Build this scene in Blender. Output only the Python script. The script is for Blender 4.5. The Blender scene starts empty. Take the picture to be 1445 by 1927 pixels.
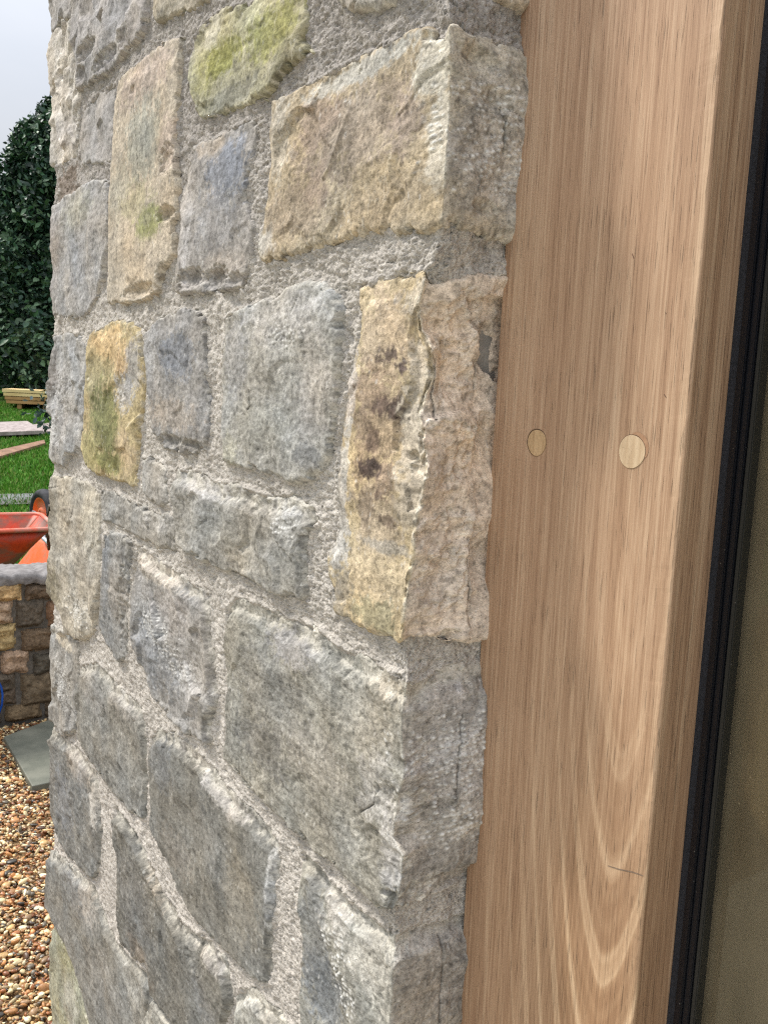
import bpy, math, random
import numpy as np
from mathutils import Vector
C = bpy.context.scene.collection
SC = bpy.context.scene
R = math.radians

# ------------------------------------------------------------------ camera
F = 1650.0; CX, CY = 722.5, 963.5                       # focal length and centre in photo pixels
TH = math.atan(F/math.hypot(557, 12250)); RO = math.atan2(557, 12250)
EYE = np.array([0, 0, 1.5])
fwd = np.array([0, math.cos(TH), -math.sin(TH)])
_r0 = np.array([1., 0, 0]); _u0 = np.cross(_r0, fwd)
rt = math.cos(RO)*_r0 + math.sin(RO)*_u0; up = np.cross(rt, fwd)
cam = bpy.data.cameras.new('camera'); co = bpy.data.objects.new('camera', cam); C.objects.link(co)
from mathutils import Matrix
co.matrix_world = Matrix(((rt[0], up[0], -fwd[0], 0), (rt[1], up[1], -fwd[1], 0), (rt[2], up[2], -fwd[2], 1.5), (0, 0, 0, 1)))
cam.sensor_fit = 'VERTICAL'; cam.sensor_height = 24; cam.sensor_width = 18; cam.lens = 24*F/1927
cam.clip_start = 0.02; cam.clip_end = 500
cam.dof.use_dof = True; cam.dof.focus_distance = 0.76; cam.dof.aperture_fstop = 30.0
SC.camera = co

# ------------------------------------------------------------------ world, sun, exposure
SUN_EL, SUN_AZ = R(50), R(-66)        # azimuth measured from +Y towards +X
w = bpy.data.worlds.new('World'); SC.world = w; w.use_nodes = True
nt = w.node_tree; bg = nt.nodes['Background']
sky = nt.nodes.new('ShaderNodeTexSky'); sky.sky_type = 'NISHITA'; sky.sun_disc = False
sky.sun_elevation = SUN_EL; sky.sun_rotation = SUN_AZ
tc = nt.nodes.new('ShaderNodeTexCoord'); mp = nt.nodes.new('ShaderNodeMapping'); mp.inputs['Scale'].default_value = (1, 1, 2.6)
ns = nt.nodes.new('ShaderNodeTexNoise'); ns.inputs['Scale'].default_value = 2.2; ns.inputs['Detail'].default_value = 6
rp = nt.nodes.new('ShaderNodeValToRGB'); rp.color_ramp.elements[0].position = .3; rp.color_ramp.elements[1].position = .72
rp.color_ramp.elements[0].color = (.74,)*3+(1,); rp.color_ramp.elements[1].color = (.98,)*3+(1,)
mx = nt.nodes.new('ShaderNodeMixRGB')
mx.inputs[2].default_value = (9.4, 9.7, 10.3, 1)
nt.links.new(tc.outputs['Generated'], mp.inputs[0]); nt.links.new(mp.outputs[0], ns.inputs['Vector'])
nt.links.new(ns.outputs['Fac'], rp.inputs[0]); nt.links.new(rp.outputs[0], mx.inputs[0])
sz_ = nt.nodes.new('ShaderNodeSeparateXYZ'); nt.links.new(tc.outputs['Generated'], sz_.inputs[0])
gr = nt.nodes.new('ShaderNodeMapRange'); gr.inputs['From Min'].default_value = .2; gr.inputs['From Max'].default_value = 1
gr.inputs['To Min'].default_value = .58; gr.inputs['To Max'].default_value = 1.9; nt.links.new(sz_.outputs['Z'], gr.inputs['Value'])
vm = nt.nodes.new('ShaderNodeVectorMath'); vm.operation = 'SCALE'          # an overcast sky is about three times brighter overhead
nt.links.new(sky.outputs[0], mx.inputs[1]); nt.links.new(mx.outputs[0], vm.inputs[0]); nt.links.new(gr.outputs[0], vm.inputs['Scale']); nt.links.new(vm.outputs[0], bg.inputs[0])
bg.inputs[1].default_value = 0.085
sl = bpy.data.lights.new('sun', 'SUN'); sl.energy = 2.9; sl.angle = R(8); sl.color = (1, .96, .9)
so = bpy.data.objects.new('sun', sl); C.objects.link(so)
sd = Vector((math.sin(SUN_AZ)*math.cos(SUN_EL), math.cos(SUN_AZ)*math.cos(SUN_EL), math.sin(SUN_EL)))
so.rotation_euler = sd.to_track_quat('Z', 'Y').to_euler()
SC.view_settings.view_transform = 'Standard'; SC.view_settings.look = 'None'
SC.cycles.use_denoising = False; SC.cycles.filter_width = 1.2; SC.cycles.sample_clamp_indirect = 4
SC.view_settings.gamma = 1; SC.view_settings.exposure = 0.62

# ------------------------------------------------------------------ geometry of the place
def ray(x, y): return fwd + (x-CX)/F*rt - (y-CY)/F*up
_v = ray(-380, 692); _l = math.hypot(_v[0], _v[1])
Q = np.array([-_v[0]/_l, -_v[1]/_l]); B = np.array([-Q[1], Q[0]])      # Q along the pier face to the right, B into the wall
CW = .42
_r = ray(790, 963); A0 = _r[:2]*CW/(_r[:2]@B)
def Wd(z): return 1.282 - .021*z                                        # width of the pier face
def face(x, y, s=0.):
    r = ray(x, y); t = (CW+s)/(r[:2]@B); P = r*t; return (P[:2]-A0)@Q, P[2]+1.5
def ret(x, y, q=0.):
    r = ray(x, y); t = (A0@Q+q)/(r[:2]@Q); P = r*t; return (P[:2]-A0)@B, P[2]+1.5
def world(q, s, z):
    q = np.asarray(q, float); s = np.asarray(s, float); z = np.asarray(z, float)
    q, s, z = np.broadcast_arrays(q, s, z)
    return np.stack([A0[0]+q*Q[0]+s*B[0], A0[1]+q*Q[1]+s*B[1], z], -1)
def proj(P):
    d = np.asarray(P)-EYE; wv = d@fwd
    return CX+F*(d@rt)/wv, CY-F*(d@up)/wv, wv
ARRIS = [(835,-400),(840,-60),(848,54),(858,158),(850,201),(845,245),(850,288),(842,342),(832,428),(818,480),(803,515),(789,575),(792,620),(809,656),(811,710),
 (790,775),(798,821),(806,890),(793,955),(786,998),(786,1034),(775,1088),(763,1192),(764,1240),(766,1285),(761,1312),(758,1370),(764,1449),(750,1500),(743,1564),(762,1600),
 (753,1672),(742,1705),(740,1758),(740,1850),(735,1924),(732,2000),(722,2500)]
_ax = [p[0] for p in ARRIS]; _ay = [p[1] for p in ARRIS]
_fz = [face(*p) for p in ARRIS]
_dz = np.array([f[1] for f in _fz])[::-1]; _dq = np.clip(np.array([f[0] for f in _fz])[::-1], -.016, .012)
def delta(z): return np.interp(z, _dz, _dq)
_sz = np.linspace(-.2, 2.8, 601); _sq = np.convolve(np.pad(np.interp(_sz, _dz, _dq), 12, 'edge'), np.ones(25)/25, 'valid')
EDGE = [(985,-300),(985,110),(990,190),(975,280),(965,340),(962,430),(950,470),(956,515),(949,575),(930,680),(921,740),(921,836),(914,1016),(912,1124),(905,1199),(903,1247),(901,1400),(899,1528),(891,1600),(878,1645),(872,1700),(870,1780),(861,1888),(857,1927),(840,2300)]
_ez = [face(x, y, .0775) for x, y in EDGE]; _e1 = np.array([e[1] for e in _ez])[::-1]; _e0 = np.clip(np.array([e[0] for e in _ez])[::-1], -.012, .013)
def delta_s(z): return np.interp(z, _sz, _sq)
def delta_e(z): return np.interp(z, _e1, _e0)
def dfield(a, z):                                      # sideways offset of the return face: arris in front, traced line against the oak behind
    n_ = 1-sm(a/.03); e_ = sm((a-.02)/.05)
    return delta(z)*n_+(1-n_)*(delta_s(z)*(1-e_)+delta_e(z)*e_)
K = .03
def sm(x): x = np.clip(x, 0, 1); return x*x*(3-2*x)
def surf(a, z, h):                                     # unrolled wall coordinates -> world
    W = Wd(z); d = dfield(a, z)
    left = -W-a
    wf = 1-sm(np.maximum(a, left)/K); wr = sm((a+K)/K); wl = sm((left+K)/K)
    q = np.clip(a, -W, 0) + (d+h)*wr - h*wl
    s = np.maximum(a, 0) + np.maximum(left, 0) - h*wf
    return world(q, s, z)
def px(x, y):                                          # photo trace -> unrolled wall coordinates
    if x > np.interp(y, _ay, _ax):
        d = 0.
        for _ in range(4):
            s, z = ret(x, y, d); d = float(dfield(max(s, 0), z))
        return (s if s < .066 else s+.05), z
    q, z = face(x, y); d = float(delta(z))
    if x < 113: q = -Wd(z)-.07
    elif q > -K:
        lo, hi = -K, 0.
        for _ in range(20):
            m = (lo+hi)/2
            if m+d*sm((m+K)/K) < q: lo = m
            else: hi = m
        q = lo
    return q, z

# ------------------------------------------------------------------ numpy noise
_rg = np.random.RandomState(7); _TB = _rg.rand(65536)*2*math.pi
_GX, _GY = np.cos(_TB), np.sin(_TB); _TV = _rg.rand(65536)
def _h(i, j, s): return ((i*7919) ^ (j*104729) ^ (s*15485863)) & 65535
def pn(x, y, s=0):
    xi = np.floor(x).astype(np.int64); yi = np.floor(y).astype(np.int64); fx = x-xi; fy = y-yi
    u = fx*fx*fx*(fx*(fx*6-15)+10); v = fy*fy*fy*(fy*(fy*6-15)+10)
    def g(a, b):
        k = _h(xi+a, yi+b, s); return _GX[k]*(fx-a)+_GY[k]*(fy-b)
    n0 = g(0, 0)*(1-u)+g(1, 0)*u; n1 = g(0, 1)*(1-u)+g(1, 1)*u
    return (n0*(1-v)+n1*v)*1.5
def fbm(a, z, size, oc=3, s=0, sx=1., sz=1.):
    x = a/size/sx; y = z/size/sz; r = 0; am = 1
    for o in range(oc):
        r = r+am*pn(x+17.3*o, y-9.1*o, s+o*31); x = x*2.03; y = y*2.03; am *= .52
    return r
def ridge(a, z, size, s=0, sx=1., sz=1.): return 1-2*np.abs(pn(a/size/sx, z/size/sz, s))
def facets(a, z, cell, s=0):
    x = a/cell+.35*pn(a/cell*1.3, z/cell*1.3, s+5); y = z/cell+.35*pn(a/cell*1.3+7, z/cell*1.3, s+6)
    xi = np.floor(x).astype(np.int64); yi = np.floor(y).astype(np.int64)
    d1 = np.full(x.shape, 9.); d2 = d1.copy(); h1 = np.zeros(x.shape); h2 = h1.copy()
    for i in (-1, 0, 1):
        for j in (-1, 0, 1):
            k = _h(xi+i, yi+j, s); px_ = xi+i+_TV[k]; py_ = yi+j+_TV[(k*31+7) & 65535]
            dx = x-px_; dy = y-py_; d = dx*dx+dy*dy
            hh = (_TV[(k*17+3) & 65535]-.5)*1.0+_GX[k]*dx*.9+_GY[k]*dy*.9+d*.35
            n = d < d1; n2 = (~n) & (d < d2)
            d2 = np.where(n, d1, np.where(n2, d, d2)); h2 = np.where(n, h1, np.where(n2, hh, h2))
            d1 = np.where(n, d, d1); h1 = np.where(n, hh, h1)
    t = sm((np.sqrt(d2)-np.sqrt(d1))/.16)
    return h1*(.5+.5*t)+h2*(.5-.5*t)
def sdf(poly, a, z):                                   # positive inside
    d = np.full(a.shape, 1e9); ins = np.zeros(a.shape, bool); n = len(poly)
    for i in range(n):
        x0, y0 = poly[i]; x1, y1 = poly[(i+1) % n]; ex = x1-x0; ey = y1-y0
        wx = a-x0; wy = z-y0; t = np.clip((wx*ex+wy*ey)/(ex*ex+ey*ey+1e-12), 0, 1)
        d = np.minimum(d, (wx-ex*t)**2+(wy-ey*t)**2)
        if y0 != y1:
            c = ((y0 > z) != (y1 > z)) & (a < (x1-x0)*(z-y0)/(y1-y0)+x0); ins ^= c
    d = np.sqrt(d); return np.where(ins, d, -d)
def seg(pts, a, z):
    d = np.full(a.shape, 1e9)
    for (x0, y0), (x1, y1) in zip(pts[:-1], pts[1:]):
        ex = x1-x0; ey = y1-y0; t = np.clip(((a-x0)*ex+(z-y0)*ey)/(ex*ex+ey*ey+1e-12), 0, 1)
        d = np.minimum(d, (a-x0-ex*t)**2+(z-y0-ey*t)**2)
    return np.sqrt(d)
def lin(c):
    c = np.asarray(c, float)/255.; return np.where(c < .04045, c/12.92, ((c+.055)/1.055)**2.4)

# ------------------------------------------------------------------ object helpers
def link(name, me, mat, parent=None):
    o = bpy.data.objects.new(name, me); C.objects.link(o)
    if mat: me.materials.append(mat)
    if parent: o.parent = parent; o.matrix_parent_inverse = parent.matrix_world.inverted()
    return o
def npmesh(name, V, Fc, mat, parent=None, col=None, smooth=True):
    V = np.asarray(V, np.float32); Fc = np.asarray(Fc, np.int32); k = Fc.shape[1]
    if parent is not None:
        V = V-np.array(parent.location, np.float32)
    me = bpy.data.meshes.new(name); me.vertices.add(len(V)); me.vertices.foreach_set('co', V.ravel())
    me.loops.add(Fc.size); me.loops.foreach_set('vertex_index', Fc.ravel())
    me.polygons.add(len(Fc)); me.polygons.foreach_set('loop_start', np.arange(len(Fc), dtype=np.int32)*k)
    me.update(calc_edges=True)
    if smooth: me.polygons.foreach_set('use_smooth', np.ones(len(Fc), bool))
    if col is not None:
        at = me.color_attributes.new('Col', 'FLOAT_COLOR', 'POINT')
        at.data.foreach_set('color', np.concatenate([col, np.ones((len(V), 1))], 1).astype(np.float32).ravel())
    me.validate()
    o = bpy.data.objects.new(name, me); C.objects.link(o)
    if mat: me.materials.append(mat)
    if parent is not None: o.parent = parent
    return o
def thing(name, label, cat, loc=(0, 0, 0), group=None):
    o = bpy.data.objects.new(name, None); C.objects.link(o); o.location = loc
    o['label'] = label; o['category'] = cat
    if group: o['group'] = group
    return o
def tag(o, label, cat, group=None):
    o['label'] = label; o['category'] = cat
    if group: o['group'] = group
    return o
def struct(o): o['kind'] = 'structure'; return o

class MB:
    def __init__(s): s.v = []; s.f = []
    def add(s, V, Fs):
        n = len(s.v); s.v += [tuple(map(float, p)) for p in V]; s.f += [tuple(i+n for i in q) for q in Fs]
    def box8(s, P):
        s.add(P, [(0, 3, 2, 1), (4, 5, 6, 7), (0, 1, 5, 4), (1, 2, 6, 5), (2, 3, 7, 6), (3, 0, 4, 7)])
    def box(s, x0, x1, y0, y1, z0, z1, M=lambda p: p):
        s.box8([M(p) for p in ((x0, y0, z0), (x1, y0, z0), (x1, y1, z0), (x0, y1, z0), (x0, y0, z1), (x1, y0, z1), (x1, y1, z1), (x0, y1, z1))])
    def tube(s, pts, r, n=10, closed=False, M=lambda p: p):
        pts = [np.array(p, float) for p in pts]; m = len(pts); V = []
        for i, p in enumerate(pts):
            a = pts[(i+1) % m] if (closed or i < m-1) else p; b = pts[(i-1) % m] if (closed or i > 0) else p
            t = a-b; t /= np.linalg.norm(t)+1e-9
            rf = np.array([0, 0, 1.]) if abs(t[2]) < .9 else np.array([1., 0, 0])
            u = np.cross(t, rf); u /= np.linalg.norm(u); v = np.cross(t, u)
            for k in range(n):
                c = 2*math.pi*k/n; V.append(M(p+r*(math.cos(c)*u+math.sin(c)*v)))
        Fs = []
        for i in range(m if closed else m-1):
            j = (i+1) % m
            for k in range(n):
                l = (k+1) % n; Fs.append((i*n+k, i*n+l, j*n+l, j*n+k))
        if not closed: Fs += [tuple(range(n))[::-1], tuple((m-1)*n+k for k in range(n))]
        s.add(V, Fs)
    def lathe(s, prof, n=32, M=lambda p: p):           # profile (radius, y) around the local y axis
        V = []; m = len(prof)
        for r, y in prof:
            for k in range(n):
                c = 2*math.pi*k/n; V.append(M((r*math.cos(c), y, r*math.sin(c))))
        Fs = [(i*n+k, i*n+(k+1) % n, (i+1)*n+(k+1) % n, (i+1)*n+k) for i in range(m-1) for k in range(n)]
        s.add(V, Fs)
    def build(s, name, mat, parent=None, smooth=False, bevel=0):
        me = bpy.data.meshes.new(name); off = np.array(parent.location) if parent else np.zeros(3)
        gp = parent.parent if parent else None
        if gp: off = off+np.array(gp.location)
        me.from_pydata([tuple(np.array(p)-off) for p in s.v], [], s.f); me.update()
        import bmesh
        b = bmesh.new(); b.from_mesh(me); bmesh.ops.recalc_face_normals(b, faces=b.faces)
        if bevel: bmesh.ops.bevel(b, geom=b.edges[:], offset=bevel, segments=2, affect='EDGES', profile=.5)
        b.to_mesh(me); b.free()
        if smooth:
            for p in me.polygons: p.use_smooth = True
        me.materials.append(mat)
        o = bpy.data.objects.new(name, me); C.objects.link(o)
        if parent: o.parent = parent
        return o

class NB:                                              # small node-tree helper
    def __init__(s, name, rough=.8, spec=.3):
        s.m = bpy.data.materials.new(name); s.m.use_nodes = True; s.t = s.m.node_tree
        s.b = s.t.nodes['Principled BSDF']; s.b.inputs['Roughness'].default_value = rough
        s.b.inputs['Specular IOR Level'].default_value = spec
    def n(s, k, **kw):
        o = s.t.nodes.new(k)
        for a, v in kw.items(): setattr(o, a, v)
        return o
    def put(s, sock, v):
        if isinstance(v, (int, float)): sock.default_value = v
        elif isinstance(v, (tuple, list)): sock.default_value = tuple(v)
        else: s.t.links.new(v, sock)
    def math(s, op, a, b=0., c=None):
        o = s.n('ShaderNodeMath', operation=op); s.put(o.inputs[0], a); s.put(o.inputs[1], b)
        if c is not None: s.put(o.inputs[2], c)
        return o.outputs[0]
    def noise(s, vec, scale, detail=3, rough=.55, dist=0.):
        o = s.n('ShaderNodeTexNoise'); s.put(o.inputs['Vector'], vec); o.inputs['Scale'].default_value = scale
        o.inputs['Detail'].default_value = detail; o.inputs['Roughness'].default_value = rough; o.inputs['Distortion'].default_value = dist
        return o.outputs['Fac']
    def coord(s, scale=(1, 1, 1)):
        t = s.n('ShaderNodeTexCoord'); m = s.n('ShaderNodeMapping'); m.inputs['Scale'].default_value = scale
        s.t.links.new(t.outputs['Object'], m.inputs[0]); return m.outputs[0]
    def ramp(s, fac, stops):
        o = s.n('ShaderNodeValToRGB'); e = o.color_ramp.elements
        while len(e) < len(stops): e.new(.5)
        for i, (p, c) in enumerate(stops):
            e[i].position = p; e[i].color = (c, c, c, 1) if isinstance(c, (int, float)) else tuple(c)+(1,)
        s.put(o.inputs[0], fac); return o.outputs[0]
    def mix(s, fac, a, b, mode='MIX'):
        o = s.n('ShaderNodeMixRGB', blend_type=mode); s.put(o.inputs[0], fac)
        for i, v in ((1, a), (2, b)):
            s.put(o.inputs[i], tuple(v)+(1,) if isinstance(v, (tuple, list)) and len(v) == 3 else v)
        return o.outputs[0]
    def bump(s, h, dist=.001, strength=1., nrm=None):
        o = s.n('ShaderNodeBump'); o.inputs['Strength'].default_value = strength; o.inputs['Distance'].default_value = dist
        s.put(o.inputs['Height'], h)
        if nrm: s.put(o.inputs['Normal'], nrm)
        return o.outputs[0]
    def out(s, col=None, nrm=None, rough=None):
        if col is not None: s.put(s.b.inputs['Base Color'], tuple(col)+(1,) if isinstance(col, (tuple, list)) and len(col) == 3 else col)
        if nrm is not None: s.put(s.b.inputs['Normal'], nrm)
        if rough is not None: s.put(s.b.inputs['Roughness'], rough)
        return s.m

# ------------------------------------------------------------------ materials
def stone_mat(name, fine=1., bumpd=.0012, lo=.72, hi=1.25):   # grain mostly in the colour
    n = NB(name, .88, .22); c = n.coord()
    at = n.n('ShaderNodeVertexColor'); at.layer_name = 'Col'
    a = n.noise(c, 260*fine, 5, .7); b = n.noise(c, 900*fine, 3, .7); d = n.noise(c, 60*fine, 4, .6)
    v = n.math('ADD', n.math('MULTIPLY', a, .5), n.math('ADD', n.math('MULTIPLY', b, .3), n.math('MULTIPLY', d, .2)))
    g = n.ramp(v, [(.36, lo*.78), (.46, lo), (.52, 1.), (.60, hi), (.68, hi*1.12)])
    col = n.mix(1., at.outputs[0], g, 'MULTIPLY')
    pit = n.ramp(n.noise(c, 420*fine, 2, .5), [(.30, .45), (.38, 1.)])
    col = n.mix(.8, col, pit, 'MULTIPLY')
    h = n.math('ADD', n.math('MULTIPLY', a, 1.), n.math('MULTIPLY', b, .45))
    nr = n.bump(n.math('ADD', h, n.math('MULTIPLY', pit, .35)), bumpd, 1.)
    return n.out(col, nr)
M_STONE = stone_mat('weathered_sandstone', 1.15, .0006, .76, 1.22)
M_MORTAR = stone_mat('gritty_lime_mortar', 1.5, .0015, .80, 1.18)
def flat_mat(name, c1, c2, scale=20, rough=.8, bump=.0, spec=.3, metal=0., detail=4, coord=(1, 1, 1)):
    n = NB(name, rough, spec); c = n.coord(coord); f = n.noise(c, scale, detail, .6)
    col = n.mix(n.ramp(f, [(.35, 0.), (.65, 1.)]), tuple(lin(c1)), tuple(lin(c2)))
    n.b.inputs['Metallic'].default_value = metal
    return n.out(col, n.bump(f, bump) if bump else None)

# ------------------------------------------------------------------ stones of the pier, traced
GREY = (148, 146, 139); MGREY = (136, 134, 127); LGREY = (160, 157, 150); DGREY = (118, 117, 112)
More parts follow.
